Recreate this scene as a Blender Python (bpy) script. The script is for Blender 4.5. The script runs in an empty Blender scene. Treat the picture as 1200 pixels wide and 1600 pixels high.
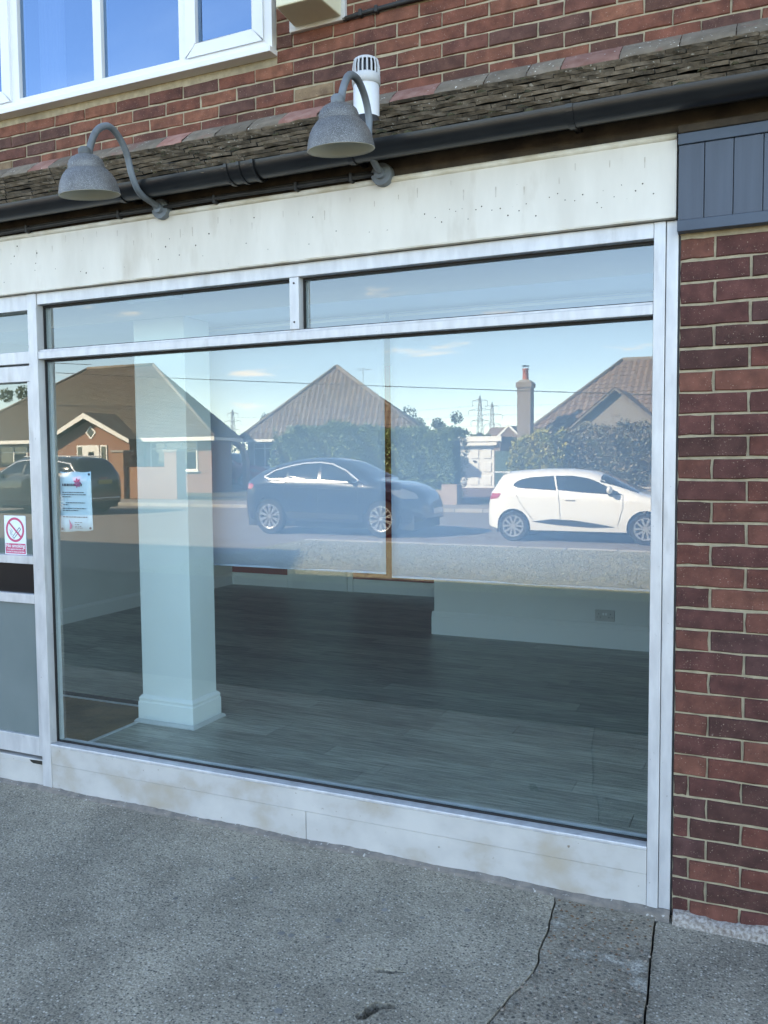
import bpy, math, random
import numpy as np
from mathutils import Matrix, Vector
from mathutils.geometry import tessellate_polygon
random.seed(7)
RNG = np.random.default_rng(11)
R = math.radians
S = bpy.context.scene
COL = S.collection

# ---------------------------------------------------------------- camera
cd = bpy.data.cameras.new('camera')
cd.sensor_fit = 'VERTICAL'; cd.sensor_height = 36.0; cd.lens = 36.0 * 1350 / 1600
cd.clip_start = 0.05; cd.clip_end = 3000
cam = bpy.data.objects.new('camera', cd); COL.objects.link(cam)
yaw, pit, rol = R(24.437), R(3.632), R(-0.462)
fw = Vector((-math.sin(yaw), math.cos(yaw), 0)); rt = Vector((math.cos(yaw), math.sin(yaw), 0)); up = Vector((0, 0, 1))
f2 = fw * math.cos(pit) - up * math.sin(pit); u2 = up * math.cos(pit) + fw * math.sin(pit)
r3 = rt * math.cos(rol) + u2 * math.sin(rol); u3 = u2 * math.cos(rol) - rt * math.sin(rol)
cam.matrix_world = Matrix(((r3.x, u3.x, -f2.x, 0), (r3.y, u3.y, -f2.y, -3.1693), (r3.z, u3.z, -f2.z, 1.6595), (0, 0, 0, 1)))
S.camera = cam

# ---------------------------------------------------------------- sky, sun, exposure
SUN_EL, SUN_AZ = 33.0, 40.0          # azimuth: degrees from +Y (behind the shop) towards -X
sd = Vector((-math.sin(R(SUN_AZ)) * math.cos(R(SUN_EL)), math.cos(R(SUN_AZ)) * math.cos(R(SUN_EL)), math.sin(R(SUN_EL))))
W = bpy.data.worlds.new('World'); S.world = W; W.use_nodes = True
nt = W.node_tree; nt.nodes.clear()
N = nt.nodes.new; LK = nt.links.new
wo = N('ShaderNodeOutputWorld'); bg = N('ShaderNodeBackground'); sky = N('ShaderNodeTexSky')
sky.sky_type = 'NISHITA'; sky.sun_disc = False; sky.sun_elevation = R(SUN_EL); sky.sun_rotation = R(-SUN_AZ)
sky.air_density = 0.85; sky.altitude = 1200; sky.dust_density = 0.05; sky.ozone_density = 3.2
bg.inputs['Strength'].default_value = 0.15
tc = N('ShaderNodeTexCoord'); sep = N('ShaderNodeSeparateXYZ'); LK(tc.outputs['Generated'], sep.inputs[0])
# clouds on a flat layer: direction / height
zc = N('ShaderNodeMath'); zc.operation = 'MAXIMUM'; zc.inputs[1].default_value = 0.03; LK(sep.outputs['Z'], zc.inputs[0])
zz = N('ShaderNodeMath'); zz.operation = 'ADD'; zz.inputs[1].default_value = 0.10; LK(zc.outputs[0], zz.inputs[0])
dx = N('ShaderNodeMath'); dx.operation = 'DIVIDE'; LK(sep.outputs['X'], dx.inputs[0]); LK(zz.outputs[0], dx.inputs[1])
dy = N('ShaderNodeMath'); dy.operation = 'DIVIDE'; LK(sep.outputs['Y'], dy.inputs[0]); LK(zz.outputs[0], dy.inputs[1])
cx = N('ShaderNodeCombineXYZ'); LK(dx.outputs[0], cx.inputs[0]); LK(dy.outputs[0], cx.inputs[1])
def cloud(scale, lo, hi, detail, sx=1.0, off=0.0):
    mp = N('ShaderNodeMapping'); mp.inputs['Scale'].default_value = (sx, 1, 1); mp.inputs['Location'].default_value = (off, off * .7, 0)
    LK(cx.outputs[0], mp.inputs[0])
    n = N('ShaderNodeTexNoise'); n.inputs['Scale'].default_value = scale; n.inputs['Detail'].default_value = detail
    n.inputs['Roughness'].default_value = 0.6; LK(mp.outputs[0], n.inputs['Vector'])
    mr = N('ShaderNodeMapRange'); mr.inputs['From Min'].default_value = lo; mr.inputs['From Max'].default_value = hi
    mr.interpolation_type = 'SMOOTHSTEP'; LK(n.outputs[0], mr.inputs['Value']); return mr.outputs[0]
cum = cloud(1.25, 0.60, 0.69, 7, 0.8, 3.1)
cir = cloud(0.55, 0.54, 0.86, 6, 0.35, 1.7)
m1 = N('ShaderNodeMath'); m1.operation = 'MULTIPLY'; m1.inputs[1].default_value = 0.40; LK(cir, m1.inputs[0])
m2 = N('ShaderNodeMath'); m2.operation = 'MULTIPLY'; m2.inputs[1].default_value = 0.75; LK(cum, m2.inputs[0])
mx = N('ShaderNodeMath'); mx.operation = 'MAXIMUM'; LK(m1.outputs[0], mx.inputs[0]); LK(m2.outputs[0], mx.inputs[1])
mix = N('ShaderNodeMix'); mix.data_type = 'RGBA'; LK(mx.outputs[0], mix.inputs['Factor'])
LK(sky.outputs[0], mix.inputs[6]); mix.inputs[7].default_value = (6.2, 5.9, 5.7, 1)
LK(mix.outputs[2], bg.inputs['Color']); LK(bg.outputs[0], wo.inputs['Surface'])

sl = bpy.data.lights.new('sun', 'SUN'); sl.energy = 4.0; sl.angle = R(0.53); sl.color = (1.0, 0.95, 0.88)
so = bpy.data.objects.new('sun', sl); COL.objects.link(so)
so.rotation_euler = sd.to_track_quat('Z', 'Y').to_euler(); so.location = (0, 30, 40)

S.view_settings.view_transform = 'Standard'; S.view_settings.look = 'None'
S.view_settings.gamma = 1.0; S.view_settings.use_curve_mapping = False
S.view_settings.exposure = 2.6
S.view_settings.use_white_balance = True; S.view_settings.white_balance_temperature = 9000; S.view_settings.white_balance_tint = 10   # camera balanced for open shade
S.render.engine = 'CYCLES'
S.cycles.max_bounces = 10; S.cycles.diffuse_bounces = 5; S.cycles.glossy_bounces = 4
S.cycles.transparent_max_bounces = 16; S.cycles.use_denoising = True
S.cycles.caustics_reflective = False; S.cycles.caustics_refractive = False
S.cycles.sample_clamp_indirect = 6.0

# ---------------------------------------------------------------- materials
def _new(name):
    m = bpy.data.materials.new(name); m.use_nodes = True
    t = m.node_tree; b = t.nodes['Principled BSDF']; return m, t, b
def _pos(t, scale=None):
    g = t.nodes.new('ShaderNodeNewGeometry')
    if scale is None: return g.outputs['Position']
    mp = t.nodes.new('ShaderNodeMapping'); mp.inputs['Scale'].default_value = scale
    t.links.new(g.outputs['Position'], mp.inputs[0]); return mp.outputs[0]
def _noise(t, vec, scale, detail=4, rough=.55):
    n = t.nodes.new('ShaderNodeTexNoise'); n.inputs['Scale'].default_value = scale; n.inputs['Detail'].default_value = detail
    n.inputs['Roughness'].default_value = rough; t.links.new(vec, n.inputs['Vector']); return n.outputs[0]
def _range(t, v, a, b, c=0, d=1):
    r = t.nodes.new('ShaderNodeMapRange'); r.inputs['From Min'].default_value = a; r.inputs['From Max'].default_value = b
    r.inputs['To Min'].default_value = c; r.inputs['To Max'].default_value = d; t.links.new(v, r.inputs['Value']); return r.outputs[0]
def _mix(t, fac, a, b):
    m = t.nodes.new('ShaderNodeMix'); m.data_type = 'RGBA'
    if isinstance(fac, float): m.inputs['Factor'].default_value = fac
    else: t.links.new(fac, m.inputs['Factor'])
    for s, v in ((6, a), (7, b)):
        if isinstance(v, tuple): m.inputs[s].default_value = (*v, 1)
        else: t.links.new(v, m.inputs[s])
    return m.outputs[2]
def _bump(t, b, h, strength, dist):
    bp = t.nodes.new('ShaderNodeBump'); bp.inputs['Strength'].default_value = strength; bp.inputs['Distance'].default_value = dist
    t.links.new(h, bp.inputs['Height']); t.links.new(bp.outputs[0], b.inputs['Normal'])
def mat(name, c1, c2=None, scale=6, rough=.6, metal=0, bump=0, bscale=60, bdist=.003, stretch=None, spec=None, rnd=None, spk=None, stain=None, coat=0, lo=.35, hi=.65):
    """c1/c2 mixed by noise; spk=(colour, scale, threshold) specks; stain=(colour, scale, lo, hi); rnd = spread of per-object value"""
    m, t, b = _new(name); v = _pos(t, stretch)
    col = c1
    if c2 is not None: col = _mix(t, _range(t, _noise(t, v, scale, 6), lo, hi), c1, c2)
    if stain: col = _mix(t, _range(t, _noise(t, v, stain[1], 5), stain[2], stain[3]), col if not isinstance(col, tuple) else col, stain[0])
    if spk: col = _mix(t, _range(t, _noise(t, _pos(t), spk[1], 2), spk[2], spk[2] + .05), col, spk[0])
    if rnd:
        oi = t.nodes.new('ShaderNodeObjectInfo'); h = t.nodes.new('ShaderNodeHueSaturation')
        t.links.new(_range(t, oi.outputs['Random'], 0, 1, 1 - rnd, 1 + rnd), h.inputs['Value'])
        if isinstance(col, tuple): h.inputs['Color'].default_value = (*col, 1)
        else: t.links.new(col, h.inputs['Color'])
        col = h.outputs[0]
    if isinstance(col, tuple): b.inputs['Base Color'].default_value = (*col, 1)
    else: t.links.new(col, b.inputs['Base Color'])
    b.inputs['Roughness'].default_value = rough; b.inputs['Metallic'].default_value = metal
    if spec is not None: b.inputs['Specular IOR Level'].default_value = spec
    if coat: b.inputs['Coat Weight'].default_value = coat; b.inputs['Coat Roughness'].default_value = .03
    if bump: _bump(t, b, _noise(t, _pos(t), bscale, 6, .65), bump, bdist)
    return m
def glass_mat(name, f0, tint, refl=(.97, 1, 1)):
    m, t, b = _new(name); t.nodes.remove(b); o = t.nodes['Material Output']
    g = t.nodes.new('ShaderNodeNewGeometry'); d = t.nodes.new('ShaderNodeVectorMath'); d.operation = 'DOT_PRODUCT'
    t.links.new(g.outputs['Normal'], d.inputs[0]); t.links.new(g.outputs['Incoming'], d.inputs[1])
    a = t.nodes.new('ShaderNodeMath'); a.operation = 'ABSOLUTE'; t.links.new(d.outputs['Value'], a.inputs[0])
    s = t.nodes.new('ShaderNodeMath'); s.operation = 'SUBTRACT'; s.inputs[0].default_value = 1; t.links.new(a.outputs[0], s.inputs[1])
    p = t.nodes.new('ShaderNodeMath'); p.operation = 'POWER'; p.inputs[1].default_value = 5; t.links.new(s.outputs[0], p.inputs[0])
    k = t.nodes.new('ShaderNodeMath'); k.operation = 'MULTIPLY_ADD'; k.inputs[1].default_value = 1 - f0; k.inputs[2].default_value = f0; t.links.new(p.outputs[0], k.inputs[0])
    tr = t.nodes.new('ShaderNodeBsdfTransparent'); tr.inputs[0].default_value = (*tint, 1)
    gl = t.nodes.new('ShaderNodeBsdfGlossy'); gl.inputs['Roughness'].default_value = 0.0; gl.inputs[0].default_value = (*refl, 1)
    mx = t.nodes.new('ShaderNodeMixShader'); t.links.new(k.outputs[0], mx.inputs[0]); t.links.new(tr.outputs[0], mx.inputs[1]); t.links.new(gl.outputs[0], mx.inputs[2])
    t.links.new(mx.outputs[0], o.inputs['Surface']); return m
def fabric_mat(name, dif, tra):
    m, t, b = _new(name); b.inputs['Base Color'].default_value = (*dif, 1); b.inputs['Roughness'].default_value = .95; b.inputs['Specular IOR Level'].default_value = .1
    tl = t.nodes.new('ShaderNodeBsdfTranslucent'); tl.inputs[0].default_value = (*tra, 1); a = t.nodes.new('ShaderNodeMixShader'); a.inputs[0].default_value = .35
    t.links.new(b.outputs[0], a.inputs[1]); t.links.new(tl.outputs[0], a.inputs[2]); t.links.new(a.outputs[0], t.nodes['Material Output'].inputs['Surface']); return m
def clear_mat(name):
    m, t, b = _new(name); t.nodes.remove(b)
    tr = t.nodes.new('ShaderNodeBsdfTransparent'); t.links.new(tr.outputs[0], t.nodes['Material Output'].inputs['Surface']); return m
def brick_mat(name, c1, c2, mortar, w=.225, h=.075):
    m, t, b = _new(name); g = t.nodes.new('ShaderNodeNewGeometry'); s = t.nodes.new('ShaderNodeSeparateXYZ'); t.links.new(g.outputs['Position'], s.inputs[0])
    a = t.nodes.new('ShaderNodeMath'); a.operation = 'ADD'; t.links.new(s.outputs[0], a.inputs[0]); t.links.new(s.outputs[1], a.inputs[1])
    c = t.nodes.new('ShaderNodeCombineXYZ'); t.links.new(a.outputs[0], c.inputs[0]); t.links.new(s.outputs[2], c.inputs[1])
    k = t.nodes.new('ShaderNodeTexBrick'); t.links.new(c.outputs[0], k.inputs['Vector'])
    k.inputs['Scale'].default_value = 1; k.inputs['Brick Width'].default_value = w; k.inputs['Row Height'].default_value = h
    k.inputs['Mortar Size'].default_value = .008; k.inputs['Color1'].default_value = (*c1, 1); k.inputs['Color2'].default_value = (*c2, 1); k.inputs['Mortar'].default_value = (*mortar, 1)
    t.links.new(k.outputs[0], b.inputs['Base Color']); b.inputs['Roughness'].default_value = .85
    _bump(t, b, k.outputs['Fac'], -.5, .01); return m

def brick_face_mat(name, bright=1.0, tint=(1, 1, 1)):
    m, t, b = _new(name); v = _pos(t)
    oi = t.nodes.new('ShaderNodeObjectInfo'); cr = t.nodes.new('ShaderNodeValToRGB'); t.links.new(oi.outputs['Random'], cr.inputs[0])
    pal = [(0, (.090, .045, .042)), (.16, (.150, .060, .050)), (.34, (.115, .050, .047)), (.5, (.165, .070, .057)), (.64, (.100, .052, .052)), (.78, (.135, .058, .054)), (.92, (.195, .085, .066)), (.985, (.20, .15, .115))]
    pal = [(p, tuple(a*b_ for a, b_ in zip(c, tint))) for p, c in pal]
    e = cr.color_ramp.elements; e[0].position = 0; e[0].color = (*pal[0][1], 1); e[1].position = pal[-1][0]; e[1].color = (*pal[-1][1], 1)
    for p, c in pal[1:-1]: q = e.new(p); q.color = (*c, 1)
    cr.color_ramp.interpolation = 'CONSTANT'
    n1 = _range(t, _noise(t, v, 16, 5), .3, .75)
    h = t.nodes.new('ShaderNodeHueSaturation'); t.links.new(_range(t, n1, 0, 1, .62 * bright, 1.3 * bright), h.inputs['Value']); t.links.new(cr.outputs[0], h.inputs['Color'])
    col = _mix(t, _range(t, _noise(t, v, 9, 4), .5, .75, 0, .7), h.outputs[0], (.06, .026, .024))
    col = _mix(t, _range(t, _noise(t, v, 190, 3), .66, .70, 0, .75), col, (.40, .28, .22))
    col = _mix(t, _range(t, _noise(t, v, 120, 2), .30, .26, 0, .8), col, (.03, .015, .014))
    t.links.new(col, b.inputs['Base Color']); b.inputs['Roughness'].default_value = .8; b.inputs['Specular IOR Level'].default_value = .25
    _bump(t, b, _noise(t, v, 130, 7, .7), .55, .003); return m

def concrete_mat(name, c1, c2, scale, pebble=False):
    m, t, b = _new(name); v = _pos(t)
    col = _mix(t, _range(t, _noise(t, v, scale, 7, .6), .36, .66), c1, c2)
    col = _mix(t, _range(t, _noise(t, v, .9, 5), .48, .72, 0, .6), col, (.15, .14, .12))
    def vor(sc, rnd=1.0):
        k = t.nodes.new('ShaderNodeTexVoronoi'); k.inputs['Scale'].default_value = sc; k.inputs['Randomness'].default_value = rnd; t.links.new(v, k.inputs['Vector']); return k
    k1 = vor(95 if not pebble else 62); sp = t.nodes.new('ShaderNodeSeparateColor'); t.links.new(k1.outputs['Color'], sp.inputs[0])
    lit = _range(t, sp.outputs[0], .72, .78); drk = _range(t, sp.outputs[1], .62, .68)
    near = _range(t, k1.outputs['Distance'], .42, .30)
    def mul(a, c):
        q = t.nodes.new('ShaderNodeMath'); q.operation = 'MULTIPLY'; t.links.new(a, q.inputs[0]); t.links.new(c, q.inputs[1]); return q.outputs[0]
    col = _mix(t, mul(drk, near), col, (.13, .122, .108)); col = _mix(t, mul(lit, near), col, (.52, .48, .41))
    if pebble:
        rust = _range(t, sp.outputs[2], .80, .83); col = _mix(t, mul(rust, near), col, (.27, .135, .065))
        col = _mix(t, _range(t, _noise(t, v, 7, 6), .58, .68), col, (.58, .55, .48))
    k2 = vor(190); s2 = t.nodes.new('ShaderNodeSeparateColor'); t.links.new(k2.outputs['Color'], s2.inputs[0])
    h = t.nodes.new('ShaderNodeHueSaturation'); t.links.new(_range(t, s2.outputs[0], 0, 1, .66, 1.34), h.inputs['Value']); t.links.new(col, h.inputs['Color'])
    t.links.new(h.outputs[0], b.inputs['Base Color']); b.inputs['Roughness'].default_value = .9; b.inputs['Specular IOR Level'].default_value = .3
    a = t.nodes.new('ShaderNodeMath'); a.operation = 'ADD'; t.links.new(k1.outputs['Distance'], a.inputs[0]); t.links.new(_noise(t, v, 240, 5, .7), a.inputs[1])
    _bump(t, b, a.outputs[0], .9, .005 if not pebble else .012); return m
M = {}
M['brick'] = brick_face_mat('brick_face', .92, (1.08, .94, .86)); M['brickup'] = brick_face_mat('upper_brick_face', 1.15, (1.1, .98, .78))
M['mortar'] = mat('buff_mortar', (.455, .38, .265), (.33, .275, .19), 30, .95, bump=.9, bscale=220, bdist=.003, stain=((.20, .17, .12), 3, .58, .8))
M['alu'] = mat('weathered_aluminium', (.65, .65, .655), (.53, .53, .54), 7, .42, metal=.25, bump=.06, bscale=40, stretch=(3, 3, .8), stain=((.42, .41, .40), 4, .60, .78), spk=((.25, .24, .23), 70, .74))
M['apron'] = mat('dirty_aluminium_sheet', (.63, .615, .59), (.50, .49, .475), 3, .42, metal=.15, bump=.05, bscale=14, bdist=.006, stretch=(1.2, 1, 1.6), stain=((.47, .40, .31), 3.0, .52, .74), spk=((.26, .20, .15), 40, .715))
M['gasket'] = mat('black_rubber', (.012, .012, .013), rough=.6)
M['board'] = mat('old_white_painted_board', (.76, .715, .64), (.66, .615, .54), 5, .5, bump=.12, bscale=30, stretch=(1.2, 1, .35), stain=((.52, .455, .37), 6, .56, .80), spk=((.20, .16, .12), 48, .735))
M['beadm'] = mat('stained_cream_bead', (.74, .70, .62), (.52, .45, .34), 9, .55, bump=.1)
M['hole'] = mat('rusty_screw_hole', (.05, .035, .025), rough=.9)
M['drip'] = mat('brown_run_stain', (.50, .43, .35), (.62, .58, .52), 40, .7)
M['navy'] = mat('slate_blue_paint', (.068, .088, .120), (.056, .073, .10), 5, .5, bump=.15, bscale=60, stretch=(6, 1, .4), stain=((.05, .06, .08), 9, .66, .8))
M['navyd'] = mat('slate_blue_rail_paint', (.06, .085, .12), (.05, .07, .10), 5, .5, bump=.15, bscale=60)
M['gut'] = mat('black_plastic_gutter', (.009, .0095, .0105), (.015, .0155, .016), 9, .30, bump=.02, bscale=9)
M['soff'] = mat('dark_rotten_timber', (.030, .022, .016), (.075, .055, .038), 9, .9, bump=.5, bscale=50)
M['tile'] = mat('mossy_clay_tile', (.050, .042, .030), (.020, .017, .012), 16, .95, bump=.7, bscale=90, bdist=.005, rnd=.35, stain=((.046, .042, .026), 5, .54, .72), spk=((.30, .28, .25), 70, .69))
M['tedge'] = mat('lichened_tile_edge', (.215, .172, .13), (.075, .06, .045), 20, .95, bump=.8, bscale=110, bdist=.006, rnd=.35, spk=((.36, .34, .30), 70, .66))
M['moss'] = mat('dark_moss', (.030, .026, .014), (.075, .066, .030), 22, 1.0, bump=1, bscale=160, bdist=.006)
M['fillet'] = mat('old_mortar_fillet', (.145, .114, .086), (.215, .172, .13), 14, .95, bump=.9, bscale=90, bdist=.004, rnd=.2, stain=((.22, .11, .085), 6, .55, .68), spk=((.62, .58, .52), 60, .68))
M['redtile'] = mat('red_creasing_tile', (.22, .095, .072), (.30, .16, .13), 18, .9, bump=.6, bscale=80, rnd=.35, spk=((.5, .47, .44), 45, .70))
M['upvc'] = mat('white_plastic_frame', (.80, .81, .82), (.76, .77, .78), 4, .32)
M['cream'] = mat('cream_alarm_box', (.72, .68, .50), (.66, .62, .45), 5, .45)
M['greyplate'] = mat('grey_back_plate', (.58, .57, .55), (.52, .51, .49), 12, .7)
M['pipew'] = mat('white_pipe_plastic', (.78, .79, .80), (.72, .73, .74), 8, .4)
M['pipeg'] = mat('grey_cowl_plastic', (.56, .57, .58), (.50, .51, .52), 8, .5)
M['lampg'] = mat('speckled_galvanised', (.10, .10, .10), (.15, .149, .147), 14, .48, metal=.35, bump=.25, bscale=400, spk=((.25, .253, .255), 380, .53))
M['lampin'] = mat('white_enamel_inside', (.62, .58, .46), rough=.5)
M['armm'] = mat('weathered_grey_pipe', (.20, .235, .265), (.10, .105, .105), 7, .6, metal=.2, bump=.15, bscale=120)
M['cable'] = mat('black_cable', (.016, .016, .017), (.03, .03, .03), 20, .6)
M['glass'] = glass_mat('shop_glass', .155, (.86, .985, .985))
M['glassup'] = glass_mat('upstairs_glass', .42, (.30, .36, .44), (.42, .68, 1.0))
M['clear'] = clear_mat('glass_inner_face')
M['glassdk'] = mat('dark_glazing', (.012, .014, .016), rough=.03, spec=.9)
M['frost'] = mat('grey_green_obscured_panel', (.175, .215, .215), (.15, .19, .19), 3, .25)
M['black'] = mat('black_plate', (.008, .008, .009), rough=.25)
M['white'] = mat('white_wall_paint', (.74, .76, .75), (.70, .72, .71), 2, .6, bump=.03, bscale=90)
M['skirt'] = mat('white_gloss_trim', (.78, .79, .78), rough=.35)
M['red'] = mat('crimson_wall_paint', (.26, .012, .034), rough=.6)
M['plank'] = mat('grey_oak_plank', (.42, .41, .345), (.19, .187, .158), 4, .36, stretch=(1.4, 22, 1), bump=.08, bscale=60, rnd=.22, stain=((.09, .088, .08), 3.0, .58, .76))
M['floorgap'] = mat('dark_floor_joint', (.03, .03, .03), rough=.9)
M['mat'] = mat('brown_coir_matting', (.27, .17, .085), (.16, .105, .058), 7, 1.0, bump=1, bscale=260, bdist=.004)
M['blind'] = fabric_mat('lavender_roller_fabric', (.62, .70, .88), (.42, .48, .60))
M['paper'] = mat('laminated_paper', (.66, .80, .92), rough=.12, spec=.7)
M['ink'] = mat('grey_print', (.07, .08, .11), rough=.5)
M['inkpink'] = mat('pink_print', (.55, .10, .26), rough=.5)
M['signw'] = mat('sticker_white', (.78, .86, .88), rough=.4)
M['signr'] = mat('sticker_pink_red', (.62, .085, .19), rough=.4)
M['curtain'] = mat('white_net_curtain', (.75, .78, .82), rough=.8)
M['slab'] = concrete_mat('worn_concrete', (.43, .38, .30), (.27, .24, .19), 2.6)
M['aggr'] = concrete_mat('exposed_aggregate', (.44, .385, .305), (.25, .22, .175), 7.0, pebble=True)
M['dirt'] = mat('dark_crack_dirt', (.018, .017, .014), (.04, .036, .028), 30, 1.0)
M['bedm'] = mat('crumbling_bed_mortar', (.27, .235, .205), (.17, .155, .14), 25, .95, bump=1, bscale=120, bdist=.006, spk=((.50, .48, .45), 60, .66))
M['efflo'] = mat('whitewashed_mortar', (.50, .46, .42), (.20, .155, .13), 85, .95, bump=1, bscale=140, bdist=.008, lo=.36, hi=.68)
M['asph'] = mat('road_asphalt', (.20, .175, .155), (.15, .132, .12), 1.3, .95, bump=.5, bscale=120, spk=((.22, .21, .20), 90, .66))
M['addtarm'] = mat('added_dark_tarmac', (.075, .07, .064), (.05, .047, .044), 1.5, .95, bump=.6, bscale=110, spk=((.16, .15, .14), 80, .66))
M['path'] = mat('pale_footway', (.26, .235, .21), (.20, .18, .165), 2, .95)
M['kerb'] = mat('concrete_kerb', (.36, .335, .30), (.28, .265, .24), 5, .95, rnd=.15)
M['soil'] = mat('garden_soil', (.10, .085, .06), (.07, .085, .035), 1.5, 1)
M['turf'] = mat('thin_dry_turf', (.25, .235, .165), (.20, .205, .12), 3, 1)
M['grass'] = mat('dry_grass_blade', (.24, .24, .16), (.33, .31, .22), 2.2, .9)
M['drive'] = mat('pink_block_drive', (.20, .13, .115), (.15, .10, .09), 4, .95)
M['leafd'] = mat('dark_hedge_leaf', (.095, .155, .06), (.18, .25, .10), 5.5, .6)
M['leafy'] = mat('yellow_conifer_leaf', (.20, .23, .06), (.36, .31, .07), 2.5, .7)
M['leafp'] = mat('copper_hedge_leaf', (.115, .125, .08), (.25, .20, .15), 4, .6)
M['leaft'] = mat('tree_leaf', (.045, .07, .022), (.085, .11, .035), 1.2, .7)
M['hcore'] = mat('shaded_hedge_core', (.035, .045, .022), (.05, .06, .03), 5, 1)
M['twig'] = mat('bark', (.07, .05, .035), (.045, .034, .025), 9, .95)
M['hbrick'] = brick_mat('bungalow_brick', (.30, .115, .065), (.22, .085, .05), (.34, .27, .20))
M['hbrick2'] = brick_mat('garden_wall_brick', (.33, .16, .085), (.25, .105, .06), (.30, .25, .19))
M['stone'] = brick_mat('stone_block_wall', (.42, .33, .28), (.34, .25, .21), (.24, .20, .17), .32, .11)
M['chim'] = brick_mat('rendered_chimney_brick', (.26, .20, .155), (.21, .165, .13), (.24, .21, .18))
M['roofa'] = mat('brown_plain_tile_roof', (.130, .108, .086), (.095, .080, .066), 2.2, .9, bump=.3, bscale=40)
M['roofb'] = mat('rolled_concrete_tile_roof', (.185, .145, .108), (.13, .102, .08), 1.1, .9, bump=.2, bscale=60, stain=((.24, .20, .16), 4, .64, .72))
M['roofc'] = mat('red_brown_tile_roof', (.23, .16, .115), (.175, .122, .092), 1.4, .9, bump=.2, bscale=60)
M['ridge'] = mat('ridge_tile', (.23, .20, .17), (.17, .145, .12), 7, .9)
M['render'] = mat('pebbledash_render', (.30, .27, .23), (.24, .21, .18), 9, .95, bump=.8, bscale=60, bdist=.01)
M['trim'] = mat('white_house_trim', (.80, .79, .75), rough=.5)
M['gdoor'] = mat('white_garage_door', (.74, .74, .72), (.70, .70, .68), 4, .5)
M['fenceg'] = mat('green_painted_fence', (.06, .11, .085), rough=.8)
M['pot'] = mat('terracotta_pot', (.42, .12, .065), rough=.8)
M['steel'] = mat('galvanised_pylon', (.24, .26, .28), rough=.6)
M['wire'] = mat('overhead_wire', (.02, .02, .022), rough=.7)
M['carw'] = mat('white_car_paint', (.80, .80, .79), rough=.3, coat=1)
M['carn'] = mat('dark_navy_car_paint', (.010, .014, .028), rough=.25, coat=1)
M['carg'] = mat('dark_grey_car_paint', (.022, .025, .026), rough=.25, coat=1)
M['carglass'] = mat('tinted_car_glass', (.012, .016, .020), rough=.04, spec=.9)
M['tyre'] = mat('tyre_rubber', (.016, .016, .017), rough=.85)
M['alloy'] = mat('bright_alloy', (.62, .63, .65), rough=.3, metal=.7)
M['chrome'] = mat('chrome_strip', (.85, .85, .85), rough=.22, metal=.45)
M['tail'] = mat('red_tail_lamp', (.42, .02, .03), rough=.15, coat=1)
M['headl'] = mat('clear_head_lamp', (.16, .17, .19), rough=.1, coat=1)
M['plast'] = mat('black_trim_plastic', (.018, .018, .019), rough=.6)
M['plate'] = mat('yellow_number_plate', (.36, .30, .08), rough=.4)
M['platew'] = mat('white_number_plate', (.7, .7, .68), rough=.4)
M['vanred'] = mat('red_van_paint', (.45, .02, .03), rough=.35, coat=1)

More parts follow.
